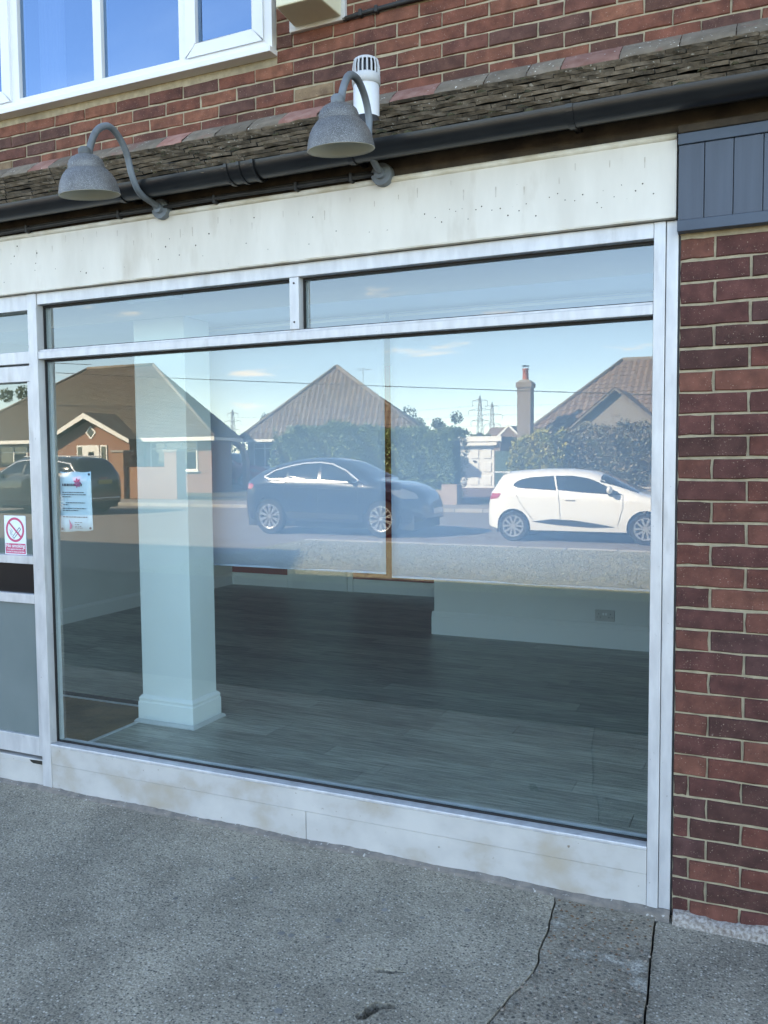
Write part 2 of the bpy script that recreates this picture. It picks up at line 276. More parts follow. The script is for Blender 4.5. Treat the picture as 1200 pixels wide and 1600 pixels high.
# ---------------------------------------------------------------- mesh helpers
class MB:
    def __init__(s): s.v = []; s.f = []; s.m = []
    def add(s, vs, fs, mi=0):
        o = len(s.v); s.v += [tuple(map(float, p)) for p in vs]
        for f in fs: s.f.append(tuple(i + o for i in f)); s.m.append(mi)
        return s
    def box(s, x0, x1, y0, y1, z0, z1, mi=0, bev=0):
        if bev <= 0:
            return s.add([(x0,y0,z0),(x1,y0,z0),(x1,y1,z0),(x0,y1,z0),(x0,y0,z1),(x1,y0,z1),(x1,y1,z1),(x0,y1,z1)],
                         [(0,3,2,1),(4,5,6,7),(0,1,5,4),(1,2,6,5),(2,3,7,6),(3,0,4,7)], mi)
        b = bev; V = []; I = {}
        for sx in (0,1):
            for sy in (0,1):
                for sz in (0,1):
                    X, Y, Z = (x0,x1)[sx], (y0,y1)[sy], (z0,z1)[sz]; dx, dy, dz = (b,-b)[sx], (b,-b)[sy], (b,-b)[sz]
                    for ax, p in enumerate(((X,Y+dy,Z+dz),(X+dx,Y,Z+dz),(X+dx,Y+dy,Z))): I[sx,sy,sz,ax] = len(V); V.append(p)
        F = []
        for a in (0,1): F.append([I[a,0,0,0],I[a,1,0,0],I[a,1,1,0],I[a,0,1,0]]); F.append([I[0,a,0,1],I[1,a,0,1],I[1,a,1,1],I[0,a,1,1]]); F.append([I[0,0,a,2],I[1,0,a,2],I[1,1,a,2],I[0,1,a,2]])
        for p in (0,1):
            for q in (0,1):
                F.append([I[0,p,q,1],I[1,p,q,1],I[1,p,q,2],I[0,p,q,2]]); F.append([I[p,0,q,0],I[p,1,q,0],I[p,1,q,2],I[p,0,q,2]]); F.append([I[p,q,0,0],I[p,q,1,0],I[p,q,1,1],I[p,q,0,1]])
                for r in (0,1): F.append([I[p,q,r,0],I[p,q,r,1],I[p,q,r,2]])
        c = Vector(((x0+x1)/2,(y0+y1)/2,(z0+z1)/2)); G = []
        for f in F:
            P = [Vector(V[i]) for i in f]; n = (P[1]-P[0]).cross(P[2]-P[0]); m = sum(P, Vector())/len(P)
            G.append(tuple(f) if n.dot(m-c) > 0 else tuple(reversed(f)))
        return s.add(V, G, mi)
    def prism(s, outline, d, mi=0):
        """outline: list of 3D points (planar), extruded by vector d"""
        n = len(outline); P = [Vector(p) for p in outline]; Q = [p + Vector(d) for p in P]
        tri = tessellate_polygon([P]); s.add(P + Q, [tuple(t) for t in tri] + [tuple(i + n for i in reversed(t)) for t in tri] + [(i, (i+1) % n, (i+1) % n + n, i + n) for i in range(n)], mi); return s
    def tube(s, path, r, n=10, mi=0, cap=True):
        P = [Vector(p) for p in path]; rs = r if isinstance(r, (list, tuple)) else [r]*len(P); V = []; F = []; ref = None
        for i, p in enumerate(P):
            t = (P[min(i+1,len(P)-1)] - P[max(i-1,0)]).normalized()
            if ref is None: ref = t.orthogonal().normalized()
            a = (ref - t*ref.dot(t)).normalized(); ref = a; b = t.cross(a)
            V += [p + (a*math.cos(k*2*math.pi/n) + b*math.sin(k*2*math.pi/n))*rs[i] for k in range(n)]
        for i in range(len(P)-1):
            for k in range(n): F.append((i*n+k, i*n+(k+1)%n, (i+1)*n+(k+1)%n, (i+1)*n+k))
        if cap: F.append(tuple(reversed(range(n)))); F.append(tuple(range((len(P)-1)*n, len(P)*n)))
        return s.add(V, F, mi)
    def lathe(s, prof, c, n=32, axis='z', mi=0, tilt=None):
        V = []; F = []
        for (r, h) in prof:
            for k in range(n):
                a = 2*math.pi*k/n; p = (r*math.cos(a), r*math.sin(a), h)
                if axis == 'y': p = (p[0], h, p[1])
                if axis == 'x': p = (h, p[0], p[1])
                p = Vector(p)
                if tilt is not None: p = tilt @ p
                V.append(p + Vector(c))
        for i in range(len(prof)-1):
            for k in range(n): F.append((i*n+k, i*n+(k+1)%n, (i+1)*n+(k+1)%n, (i+1)*n+k))
        return s.add(V, F, mi)
    def mesh(s, name, mats, smooth=False):
        me = bpy.data.meshes.new(name); me.from_pydata(s.v, [], s.f)
        for m in (mats if isinstance(mats, (list, tuple)) else [mats]): me.materials.append(m)
        if len(me.materials) > 1: me.polygons.foreach_set('material_index', s.m)
        if smooth: me.polygons.foreach_set('use_smooth', [True]*len(me.polygons)); 
        me.update(); return me
    def build(s, name, mats, parent=None, smooth=False):
        return put(s.mesh(name, mats, smooth), name, parent)
def put(me, name, parent=None, loc=None, rot=None):
    o = bpy.data.objects.new(name, me); COL.objects.link(o)
    if parent is not None:
        o.parent = parent
        if parent.type == 'EMPTY' and 'base' in parent:
            b = parent['base']; o.location = (-b[0], -b[1], -b[2])
    if loc is not None: o.location = Vector(o.location) + Vector(loc)
    if rot is not None: o.rotation_euler = rot
    return o
def tag(o, label, cat, group=None):
    o['label'] = label; o['category'] = cat
    if group: o['group'] = group
    return o
def kind(o, k, label=None):
    o['kind'] = k
    if label: o['label'] = label
    return o
def thing(name, label, cat, base=(0, 0, 0), group=None):
    o = bpy.data.objects.new(name, None); COL.objects.link(o); o.location = base; o['base'] = list(map(float, base))
    o.empty_display_size = .1; tag(o, label, cat, group); return o
def smooth_angle(o, deg=35):
    o.data.set_sharp_from_angle(angle=R(deg)) if hasattr(o.data, 'set_sharp_from_angle') else None
def bevel(o, w=.003, seg=2):
    m = o.modifiers.new('bevel', 'BEVEL'); m.width = w; m.segments = seg; m.limit_method = 'ANGLE'; m.angle_limit = R(40); return o
def fast_mesh(name, verts, faces, m):
    """numpy arrays: verts (n,3), faces (m,k)"""
    me = bpy.data.meshes.new(name); k = faces.shape[1]
    me.vertices.add(len(verts)); me.vertices.foreach_set('co', verts.astype(np.float32).ravel())
    me.loops.add(faces.size); me.loops.foreach_set('vertex_index', faces.astype(np.int32).ravel())
    me.polygons.add(len(faces)); me.polygons.foreach_set('loop_start', np.arange(0, faces.size, k, dtype=np.int32))
    me.materials.append(m); me.update(calc_edges=True); me.validate(); return me

def brick_meshes(w, h, d, n=6, jit=.0022, bev=.0042, mt='brick'):
    """front face at y=0 facing -Y, centred in x and z"""
    out = []
    for k in range(n):
        pts = []
        for (a, b) in (((-1,-1),(1,-1)), ((1,-1),(1,1)), ((1,1),(-1,1)), ((-1,1),(-1,-1))):
            steps = 3 if a[1] == b[1] else 2
            for i in range(steps):
                t = i/steps; pts.append(((a[0]+(b[0]-a[0])*t)*w/2 + random.uniform(-jit,jit), (a[1]+(b[1]-a[1])*t)*h/2 + random.uniform(-jit,jit)))
        m = len(pts); V = [(x, bev, z) for x, z in pts] + [(x*(1-2*bev/w*.8), random.uniform(-.0012,.0006), z*(1-2*bev/h*.8)) for x, z in pts] + [(x, d, z) for x, z in pts]
        F = [tuple(m+i for i in range(m))] + [(i, (i+1)%m, m+(i+1)%m, m+i) for i in range(m)] + [(2*m+i, 2*m+(i+1)%m, (i+1)%m, i) for i in range(m)]
        out.append(MB().add(V, F).mesh('brick', M[mt]))
    return out
BR = {}
def lay_brick(parent, x0, x1, z, y, h, d=.05, m='brick'):
    w = round(x1 - x0, 3); key = (w, h)
    if key not in BR: BR[key] = brick_meshes(w, h, d, 8 if w > .15 else 4, mt=m)
    return put(random.choice(BR[key]), 'brick', parent, ((x0+x1)/2, y + random.uniform(-.002,.002), z + random.uniform(-.001,.001)), (random.uniform(-.01,.01), random.uniform(-.008,.008), random.uniform(-.006,.006)))
# ================================================================ ground
def sheet(name, x0, x1, y0, y1, z, m, nx=1, ny=1):
    V = [(x0+(x1-x0)*i/nx, y0+(y1-y0)*j/ny, z) for j in range(ny+1) for i in range(nx+1)]
    F = [(j*(nx+1)+i, j*(nx+1)+i+1, (j+1)*(nx+1)+i+1, (j+1)*(nx+1)+i) for j in range(ny) for i in range(nx)]
    return kind(MB().add(V, F).build(name, M[m]), 'structure')
sheet('ground', -900, 900, -1500, 300, -.12, 'soil')
sheet('road', -200, 200, -22.0, -12.55, -.062, 'asph')
sheet('side_road', -60, -9.0, -12.55, -6.9, -.058, 'asph')
sheet('verge_soil', -9.0, 200, -12.4, -6.9, -.052, 'turf')
sheet('far_footway', -200, 200, -24.3, -22.12, .045, 'path')
fg = MB()
fg.add([(-200,-24.3,.03),(200,-24.3,.03),(200,-60,.10),(-200,-60,.10)], [(3,2,1,0)])
kind(fg.build('front_gardens', M['soil']), 'structure')
kind(MB().add([(-15.6,-24.3,.052),(-9.4,-24.3,.052),(-12.0,-38.4,.085),(-15.2,-38.4,.085)], [(3,2,1,0)]).build('driveway', M['drive']), 'structure')
# kerbs stone by stone in the part of the street the window reflects
kr = kind(MB().box(-200, -32, -22.12, -22.0, -.12, .05).box(6, 200, -22.12, -22.0, -.12, .05).build('far_kerb', M['kerb']), 'structure')
km = MB().box(-.449, .449, 0, .12, 0, .17, bev=.012).mesh('kerb_stone', M['kerb'])
for i in range(41): put(km, 'kerb_stone', kr, (-31.5 + i*.915, -22.12, -.12 + random.uniform(-.004,.004)))
kr2 = kind(MB().box(14, 200, -12.55, -12.4, -.12, -.03).build('near_kerb', M['kerb']), 'structure')
km2 = MB().box(-.449, .449, 0, .15, 0, .09, bev=.01).mesh('kerb_stone', M['kerb'])
for i in range(25): put(km2, 'kerb_stone', kr2, (-8.5 + i*.915, -12.55, -.12 + random.uniform(-.003,.003)))

# forecourt: three slabs parted by an open crack and a joint
fc = kind(MB().box(-30, 30, -6.95, .15, -.35, -.055).build('forecourt', M['dirt']), 'structure')
crack = [(-.735,.05),(-.722,-.10),(-.712,-.17),(-.699,-.254),(-.703,-.33),(-.692,-.42),(-.683,-.50),(-.690,-.565),(-.716,-.66),(-.727,-.75),(-.755,-.86),(-.80,-.98),(-.83,-1.12),(-.86,-1.3),(-.93,-1.6),(-1.0,-2.1),(-1.02,-2.6),(-1.1,-3.4),(-1.12,-6.94)]
joint = [(-.372,.05),(-.362,-.106),(-.355,-.22),(-.345,-.35),(-.334,-.5),(-.326,-.653),(-.31,-.9),(-.30,-1.5),(-.28,-3.0),(-.25,-6.94)]
def dens(p, amp, step=.03):
    out = []
    for (a, b) in zip(p, p[1:]):
        n = max(1, min(12, int(math.hypot(b[0]-a[0], b[1]-a[1])/step)))
        for i in range(n):
            t = i/n; out.append((a[0]+(b[0]-a[0])*t + random.uniform(-amp,amp), a[1]+(b[1]-a[1])*t + random.uniform(-amp,amp)))
    out.append(p[-1]); return out
random.seed(5)
cr = dens(crack, .0035); jn = dens(joint, .0025)
def blob(cx, cy, pts): return [(cx+x, cy+y) for x, y in pts]
hole = blob(-1.075, -.900, [(-.046,-.050),(-.028,-.064),(-.006,-.055),(.002,-.028),(.012,-.012),(.016,.006),(.036,.016),(.058,.026),(.064,.040),(.044,.038),(.030,.046),(.012,.036),(-.010,.040),(-.020,.022),(-.034,.010),(-.030,-.020)])
hole2 = blob(-1.115, -.71, [(-.05,-.012),(-.03,-.022),(-.008,-.010),(.01,-.014),(.03,.004),(.058,.016),(.05,.022),(.022,.016),(0,.010),(-.02,.006),(-.04,.004)])
def slab(name, outer, holes, m, z, label):
    loops = [[Vector((x, y, 0)) for x, y in l] for l in [outer] + holes]
    tri = tessellate_polygon(loops); P = [p for l in loops for p in l]; n = len(P)
    b = MB(); top = [(p.x, p.y, z(p.x, p.y)) for p in P]; b.add(top, [tuple(reversed(t)) if (P[t[1]]-P[t[0]]).cross(P[t[2]]-P[t[0]]).z < 0 else tuple(t) for t in tri])
    o = 0
    for l in loops:
        k = len(l); b.add([(p.x, p.y, z(p.x, p.y)) for p in l] + [(p.x, p.y, -.06) for p in l], [(i, (i+1)%k, (i+1)%k+k, i+k) for i in range(k)])
    r = b.build(name, M[m], fc); r['label'] = label; return r
flat = lambda x, y: 0.0 + .006*y
slab('slab', [(-30,.1)] + [(x-.003,y) for x, y in cr] + [(-30,-6.94)], [hole, hole2], 'slab', flat, 'broad worn grey concrete slab with a small broken hole')
slab('slab', [(x+.003,y) for x, y in cr] + [(x-.003,y) for x, y in reversed(jn)], [], 'aggr', lambda x, y: -.004+.006*y, 'narrow slab with exposed pebbles between the crack and the joint')
slab('slab', [(x+.004,y) for x, y in jn] + [(30,-6.94),(30,.1)], [], 'slab', lambda x, y: -.014+.006*y, 'dark grey slab at the foot of the brick pier')
gm = MB(); random.seed(77)
for i in range(26):
    x, y = random.uniform(-3.2,-.8), -.2-abs(random.gauss(0,.5)); r_ = random.uniform(.006,.014); P = [(x+r_*random.uniform(.8,1.2)*math.cos(a), y+r_*random.uniform(.8,1.2)*math.sin(a)) for a in [k*math.tau/10 for k in range(10)]]
    z = .006*y; gm.add([(p, q, z+.0004) for p, q in P] + [(x+(p-x)*.6, y+(q-y)*.6, z+.0015) for p, q in P], [tuple(range(10,20))] + [(k,(k+1)%10,(k+1)%10+10,k+10) for k in range(10)])
M['gum'] = mat('trodden_gum', (.15, .145, .13), (.28, .27, .25), 12, .8)
o = gm.build('trodden_gum', M['gum']); kind(o, 'stuff', 'flat dark spots of trodden chewing gum on the pavement'); o['category'] = 'gum'
kind(MB().add([(-30,-2.0,-.006),(30,-2.0,-.006),(30,-6.95,-.030),(-30,-6.95,-.030)], [(3,2,1,0)]).build('added_dim_forecourt', M['addtarm']), 'structure')  # dark sheet added out of view to dim the ground mirrored in the glass
# loose chips and grit
random.seed(8)
gv = MB()
for i in range(420):
    x = random.uniform(-3.4,.1); y = -.09 - abs(random.gauss(0,.35)); r = random.uniform(.0015,.0045)
    if random.random() < .35: x = random.uniform(-.73,-.34); y = random.uniform(-.9,-.25); r = random.uniform(.003,.008)
    z = .006*y + (-.004 if -.72 < x < -.35 else 0) + (-.012 if x > -.34 else 0)
    P = [(r*random.uniform(.6,1.2)*math.cos(a), r*random.uniform(.6,1.2)*math.sin(a)) for a in (0,1.25,2.5,3.8,5)]
    gv.add([(x+p, y+q, z-.001) for p, q in P] + [(x+p*.5, y+q*.5, z+r*.7) for p, q in P], [(5,6,7,8,9)] + [(k,(k+1)%5,(k+1)%5+5,k+5) for k in range(5)])
M['grit'] = mat('loose_grit', (.30, .28, .25), (.17, .11, .075), 40, .9)
o = gv.build('loose_grit', M['grit'], None); kind(o, 'stuff', 'small loose chips of stone on the pavement'); o['category'] = 'grit'

# grass on the verge (seen in the shop glass)
n = 52000
gx = RNG.uniform(-9.0, 3.5, n); gy = RNG.uniform(-12.4, -6.9, n); keep = (gx > -9 + .35*np.sin(gy*3)); gx = gx[keep]; gy = gy[keep]; n = len(gx)
gh = RNG.uniform(.006, .03, n); ga = RNG.uniform(0, 2*np.pi, n); gw = RNG.uniform(.006, .016, n)
lx = RNG.normal(0, .025, n); ly = RNG.normal(0, .025, n)
V = np.zeros((n, 3, 3)); V[:,0] = np.stack([gx-np.cos(ga)*gw, gy-np.sin(ga)*gw, np.full(n,-.055)], 1); V[:,1] = np.stack([gx+np.cos(ga)*gw, gy+np.sin(ga)*gw, np.full(n,-.055)], 1); V[:,2] = np.stack([gx+lx, gy+ly, -.055+gh], 1)
o = put(fast_mesh('verge_grass', V.reshape(-1,3), np.arange(3*n).reshape(-1,3), M['grass']), 'verge_grass'); kind(o, 'stuff', 'short sunlit grass on the verge reflected in the glass'); o['category'] = 'grass'

# ================================================================ the shop building
SB = thing('shop_building', 'dark red brick shop building with a mossy pent roof over the shopfront', 'building', (0, .2, 0))
# -- brick pier right of the shopfront
pier = MB().box(-.316, 3.2, .007, .45, -.05, 2.86).build('brick_pier', M['mortar'], SB)
random.seed(21)
Z0, XB, XJ = 2.3229, -.313, -.2025
for i in range(0, 33):
    zt = Z0 - .075*(i-1); zc = zt - .0375
    if zc < .03: continue
    edges = [XB]
    x = XJ if i % 2 == 0 else XJ + .1125
    if i % 2 and i >= 25: edges.append(-.262 + random.uniform(-.006,.006))
    while x < .75: edges.append(x); x += .225
    for a, b in zip(edges, edges[1:]):
        lay_brick(pier, a + (.0042 if a != XB else 0), b - .0042, zc, 0, .0668)
b = MB()
xs = [XB + .004 + (3.0-XB)*k/150 for k in range(151)]
h1 = [.034 + .008*math.sin(x*7) + .006*math.sin(x*19+1) + random.uniform(-.003,.004) for x in xs]; d1 = [-.012 + .006*math.sin(x*9) + random.uniform(-.004,.003) for x in xs]
V = [];
for x, h, d in zip(xs, h1, d1): V += [(x, d*.6-.030, -.03), (x, d*.6-.018, .004+h*.2), (x, d*.6-.004, h*.75), (x, .012, h)]
b.add(V, [(4*i+k, 4*i+k+4, 4*i+k+5, 4*i+k+1) for i in range(150) for k in range(3)])
b.build('plinth_mortar', M['efflo'], SB)['label'] = 'flaking whitewashed mortar along the foot of the pier'
# -- walls, floor slab and roof that close the building
MB().box(-16.8, -5.76, .02, .45, -.05, 2.86).box(-9, 3.2, .16, .45, 2.56, 2.86).box(-16.8, -9, .45, 8, 0, 6.6).box(-9, -8.7, .45, 8, 0, 6.6).box(2.9, 3.2, .45, 8, 0, 6.6).box(-9, 3.2, 8, 8.3, 0, 6.6).build('outer_wall', M['hbrick'], SB)
MB().box(-8.7, 2.9, .45, 8, 2.80, 2.95).build('upper_floor', M['white'], SB)
rf = MB()
rf.prism([(-16.8,.15,6.65),(-16.8,4.4,9.0),(-16.8,8.6,6.65)], (7.5,0,0))
rf.prism([(-9.2,.15,6.5),(-9.2,4.4,8.8),(-9.2,8.6,6.5),(-9.2,8.6,6.65),(-9.2,4.4,9.0),(-9.2,.15,6.65)], (12.6,0,0))
rf.prism([(-9,.55,6.6),(-9,8.3,6.6),(-9,4.4,8.7)], (.2,0,0)); rf.prism([(3.0,.55,6.6),(3.0,8.3,6.6),(3.0,4.4,8.7)], (.2,0,0))
rf.build('main_roof', M['roofa'], SB)
wg = MB().box(-40, -17.0, .3, 10, 0, 8.6)
wg.prism([(-40.2,.1,9.0),(-40.2,5.1,10.6),(-40.2,10.2,9.0)], (23.3,0,0)); wg.build('side_wing', M['hbrick'], SB)
# -- upper wall with the window opening
UY = .55
WX0, WX1, WZ0, WZ1 = -5.35, -2.245, 3.60, 4.85
uw = MB().box(-9, WX0, UY+.006, .8, 2.9, 6.6).box(WX1, 3.2, UY+.006, .8, 2.9, 6.6).box(WX0, WX1, UY+.006, .8, 2.9, WZ0).box(WX0, WX1, UY+.006, .8, WZ1, 6.6).build('upper_wall', M['mortar'], SB)
random.seed(33)
PX, PZ = .2175, .0652
for r in range(-5, 9):
    zc = 3.530 + r*PZ
    off = -1.933 if r % 2 == 0 else -1.825
    k0 = int((-4.6 - off)//PX)
    for k in range(k0, k0 + 30):
        a = off + k*PX + .0038; bb = a + PX - .0076
        if bb < -4.6 or a > .75 or zc < 3.22: continue
        if zc + PZ/2 > WZ0 - .005 and a < WX1:
            if bb < WX1 + .02: continue
            a = WX1 + .004
            if bb - a < .03: continue
        lay_brick(uw, a, bb, zc, UY, PZ - .0076, .04, 'brickup')
# -- upstairs room: dark sheet standing in for its unlit depth
MB().box(WX0-.3, WX1+.3, 2.2, 2.3, 2.96, 5.3).build('dark_room_backing', M['soff'], SB)
# -- pent roof: deck, tiles, mortar fillet, moss
EY, EZ, TY, TZ = -.085, 2.862, .50, 3.235
sl_ = math.atan2(TZ-EZ, TY-EY); L = math.hypot(TZ-EZ, TY-EY)
pr = MB().prism([(-9,EY+.02,EZ-.035),(-9,.54,TZ-.005),(-9,.54,2.87),(-9,.02,2.815),(-9,EY+.02,2.83)], (12.2,0,0)).build('pent_roof', M['soff'], SB)
random.seed(12)
def tile_mesh():
    w, l, t = .164, .20, .024; V = []; nx = 5
    for j, (yy) in enumerate((0, l)):
        for i in range(nx):
            x = -w/2 + w*i/(nx-1); camb = .0025*(1-(2*x/w)**2)
            jz = random.uniform(-.0015,.0015) if j == 0 else 0
            V += [(x, yy + (random.uniform(-.004,.003) if j == 0 else 0), camb + jz + t), (x, yy + (.005 if j == 0 else 0), camb + jz + (.011 if j == 0 else 0))]
    F = []
    for i in range(nx-1):
        a = 2*i; c = 2*nx + 2*i
        F += [(a, a+2, c+2, c), (a+1, c+1, c+3, a+3)]
    F += [(0, 2*nx, 2*nx+1, 1), (2*nx-2, 2*nx-1, 4*nx-1, 4*nx-2)]
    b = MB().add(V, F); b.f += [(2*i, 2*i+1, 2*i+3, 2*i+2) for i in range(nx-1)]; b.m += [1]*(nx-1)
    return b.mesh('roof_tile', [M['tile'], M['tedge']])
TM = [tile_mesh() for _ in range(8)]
nrow = 8; gauge = (L + .03 - .10) / (nrow - 1)
mossp = []
for r in range(nrow):
    s0 = -.025 + r*gauge
    for k in range(36):
        x = -4.75 + k*.1665 + (r % 2)*.083
        if x > 1.0: continue
        y = EY + s0*math.cos(sl_); z = EZ + s0*math.sin(sl_) + .012
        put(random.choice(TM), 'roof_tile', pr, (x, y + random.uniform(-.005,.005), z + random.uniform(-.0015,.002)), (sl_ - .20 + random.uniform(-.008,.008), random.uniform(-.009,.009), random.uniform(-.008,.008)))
        mossp.append((x, y, z))
ms = MB()
for (x, y, z) in mossp:
    for q in range(random.choice((0,0,1,1,2))):
        r = random.uniform(.005,.013) * (1.3 if random.random() < .15 else 1)
        px_, py_ = x + random.uniform(-.09,.09), y + random.choice((-.004, random.uniform(-.006,.05)))
        pz_ = z + (py_-y)*math.tan(sl_-.1) + .012
        V = []; n_ = 6
        for j, (rr, hh) in enumerate(((1,-.4),(.95,.2),(.6,.6))):
            for i in range(n_): a = i*math.tau/n_ + j; k_ = random.uniform(.7,1.3); V.append((px_+r*1.5*rr*k_*math.cos(a), py_+r*rr*k_*math.sin(a), pz_+hh*r*random.uniform(.7,1.2)))
        V.append((px_, py_, pz_+.75*r))
        ms.add(V, [(j*n_+i, j*n_+(i+1)%n_, (j+1)*n_+(i+1)%n_, (j+1)*n_+i) for j in range(2) for i in range(n_)] + [(2*n_+i, 2*n_+(i+1)%n_, 3*n_) for i in range(n_)])
o = ms.build('moss', M['moss'], SB); o['kind'] = 'stuff'
# fillet of mortar over a course of flat red pieces
random.seed(3)
x = -4.8
while x < 1.0:
    w = random.uniform(.13,.25); n_ = 9; V = []; lean = random.uniform(-.004,.004)
    for i in range(n_+1):
        xx = x + .0015 + (w-.003)*i/n_; jb = random.uniform(-.005,.004); e_ = .004 if i in (0, n_) else 0
        V += [(xx, .46, TZ-.03), (xx, .450+lean+e_+random.uniform(-.002,.002), TZ-.004+jb), (xx, .456+lean+e_, TZ+.016+jb), (xx, .503+e_+random.uniform(-.002,.002), TZ+.056), (xx, .557, TZ+.094)]
    red = random.random() < .36
    MB().add(V, [(5*i+k, 5*i+k+5, 5*i+k+6, 5*i+k+1) for i in range(n_) for k in range(4)]).build('creasing_tile' if red else 'mortar_fillet', M['redtile' if red else 'fillet'], SB, True)
    x += w
# eaves board, dark under the gutter
MB().box(-9, 3.2, -.016, .015, 2.742, 2.83).build('eaves_board', M['soff'], SB)

# ---------------------------------------------------------------- upstairs window
uwd = thing('upstairs_window', 'white plastic casement window on the upper floor, cut by the top of the picture', 'window', (-3.4, .5, 3.6))
def framed(parent, name, x0, x1, z0, z1, y0, y1, t, m='upvc', mitre=True):
    b = MB(); c = [(x0,z0),(x1,z0),(x1,z1),(x0,z1)]; i_ = [(x0+t,z0+t),(x1-t,z0+t),(x1-t,z1-t),(x0+t,z1-t)]
    for k in range(4):
        a, d = k, (k+1) % 4
        b.prism([(c[a][0],y0,c[a][1]),(c[d][0],y0,c[d][1]),(i_[d][0],y0,i_[d][1]),(i_[a][0],y0,i_[a][1])], (0,y1-y0,0))
    o = b.build(name, M[m], parent); return bevel(o, .003, 2)
FY = .52
framed(uwd, 'frame', WX0+.004, WX1-.004, 3.628, WZ1, FY, FY+.07, .048)
sill = bevel(MB().box(WX0-.01, WX1+.006, FY-.035, FY+.08, 3.600, 3.627).build('sill', M['upvc'], uwd), .003)
for (a, c) in ((-3.955,-3.90),(-3.36,-3.305),(-2.80,-2.745)):
    bevel(MB().box(a, c, FY+.004, FY+.066, 3.676, WZ1-.048).build('mullion', M['upvc'], uwd), .004)
def pane(parent, x0, x1, z0, z1, y, m='glass', t=.006):
    b = MB().add([(x0,y,z0),(x1,y,z0),(x1,y,z1),(x0,y,z1),(x0,y+t,z0),(x1,y+t,z0),(x1,y+t,z1),(x0,y+t,z1)], [(0,1,2,3)], 0)
    b.f += [(4,7,6,5),(0,4,5,1),(1,5,6,2),(2,6,7,3),(3,7,4,0)]; b.m += [1]*5
    return b.build('glass_pane', [M[m], M['clear']], parent)
for (a, c) in ((-5.30,-3.95),(-2.75,-2.29)):
    sa = framed(uwd, 'opening_sash', a+.004, c-.004, 3.672, WZ1-.05, FY-.012, FY+.05, .058)
    pane(sa, a+.06, c-.06, 3.728, WZ1-.108, FY+.018, 'glassup')
for (a, c) in ((-3.902,-3.358),(-3.307,-2.798)): pane(uwd, a, c, 3.674, WZ1-.046, FY+.03, 'glassup')
def curtain(x0, x1, z0, z1, y):
    V = []; n_ = 40
    for i in range(n_+1):
        x = x0+(x1-x0)*i/n_; yy = y + .02*math.sin(i*1.3) + .008*math.sin(i*2.9)
        V += [(x, yy, z0), (x, yy, z1)]
    return MB().add(V, [(2*i, 2*i+2, 2*i+3, 2*i+1) for i in range(n_)]).build('net_curtain', M['curtain'], None, True)
for (a, c, l) in ((-2.47,-2.24,'white curtain edge behind the right sash of the upstairs window'),(-3.93,-3.76,'white curtain edge behind the left part of the upstairs window')):
    tag(curtain(a, c, 3.55, 4.9, .72), l, 'curtain', 'curtains upstairs')

# ---------------------------------------------------------------- small things on the wall
al = thing('alarm_box', 'cream box on a grey plate beside the upstairs window', 'alarm box', (-2.0, .55, 3.70))
bevel(MB().box(-2.155, -1.858, .525, .552, 3.682, 4.05).build('back_plate', M['greyplate'], al), .004)
ab = MB(); ab.add([(-2.125,.526,3.700),(-1.875,.526,3.700),(-1.89,.33,3.700),(-2.11,.33,3.700),(-2.125,.526,4.03),(-1.875,.526,4.03),(-1.89,.33,4.03),(-2.11,.33,4.03)], [(0,1,2,3),(4,7,6,5),(3,2,6,7),(0,4,5,1),(1,5,6,2),(0,3,7,4)])
bevel(ab.build('cover', M['cream'], al), .006, 2)
wc = thing('wall_cable', 'black clipped cable running right from the cream box', 'cable', (-1.6, .53, 3.7))
MB().tube([(-1.87,.535,3.688),(-1.80,.535,3.694),(-1.6,.536,3.700),(-1.2,.536,3.706),(0,.536,3.72)], .011, 8).build('cable', M['cable'], wc, True)
for x in (-1.78,-1.70,-1.20): MB().box(x-.008, x+.008, .520, .552, 3.680, 3.712, bev=.003).build('clip', M['cable'], wc)
vp = thing('vent_pipe', 'white vent pipe with grey slotted cowl standing on the pent roof', 'vent pipe', (-1.597, .2, 3.03))
c = (-1.597, .2, 0)
MB().lathe([(.072,3.0),(.066,3.045),(.060,3.075),(.056,3.08)], c, 28).build('collar', M['cable'], vp, True)
MB().lathe([(.0545,3.03),(.0545,3.218),(.050,3.218)], c, 28).build('pipe', M['pipew'], vp, True)
cw = MB().lathe([(.052,3.212),(.0595,3.214),(.0595,3.250),(.055,3.256),(.050,3.256)], c, 28).build('cowl', M['pipeg'], vp, True)
for k in range(18):
    a = k*math.tau/18; MB().tube([(c[0]+.0545*math.cos(a), c[1]+.0545*math.sin(a), 3.25),(c[0]+.0545*math.cos(a), c[1]+.0545*math.sin(a), 3.285),(c[0]+.048*math.cos(a), c[1]+.048*math.sin(a), 3.316)], .0042, 5).build('bar', M['pipeg'], cw)
MB().lathe([(.051,3.308),(.051,3.316),(.042,3.322),(.0,3.324)], c, 28).build('cap', M['pipeg'], cw, True)
MB().lathe([(.040,3.20),(.040,3.31)], c, 20).build('throat', M['black'], cw, True)

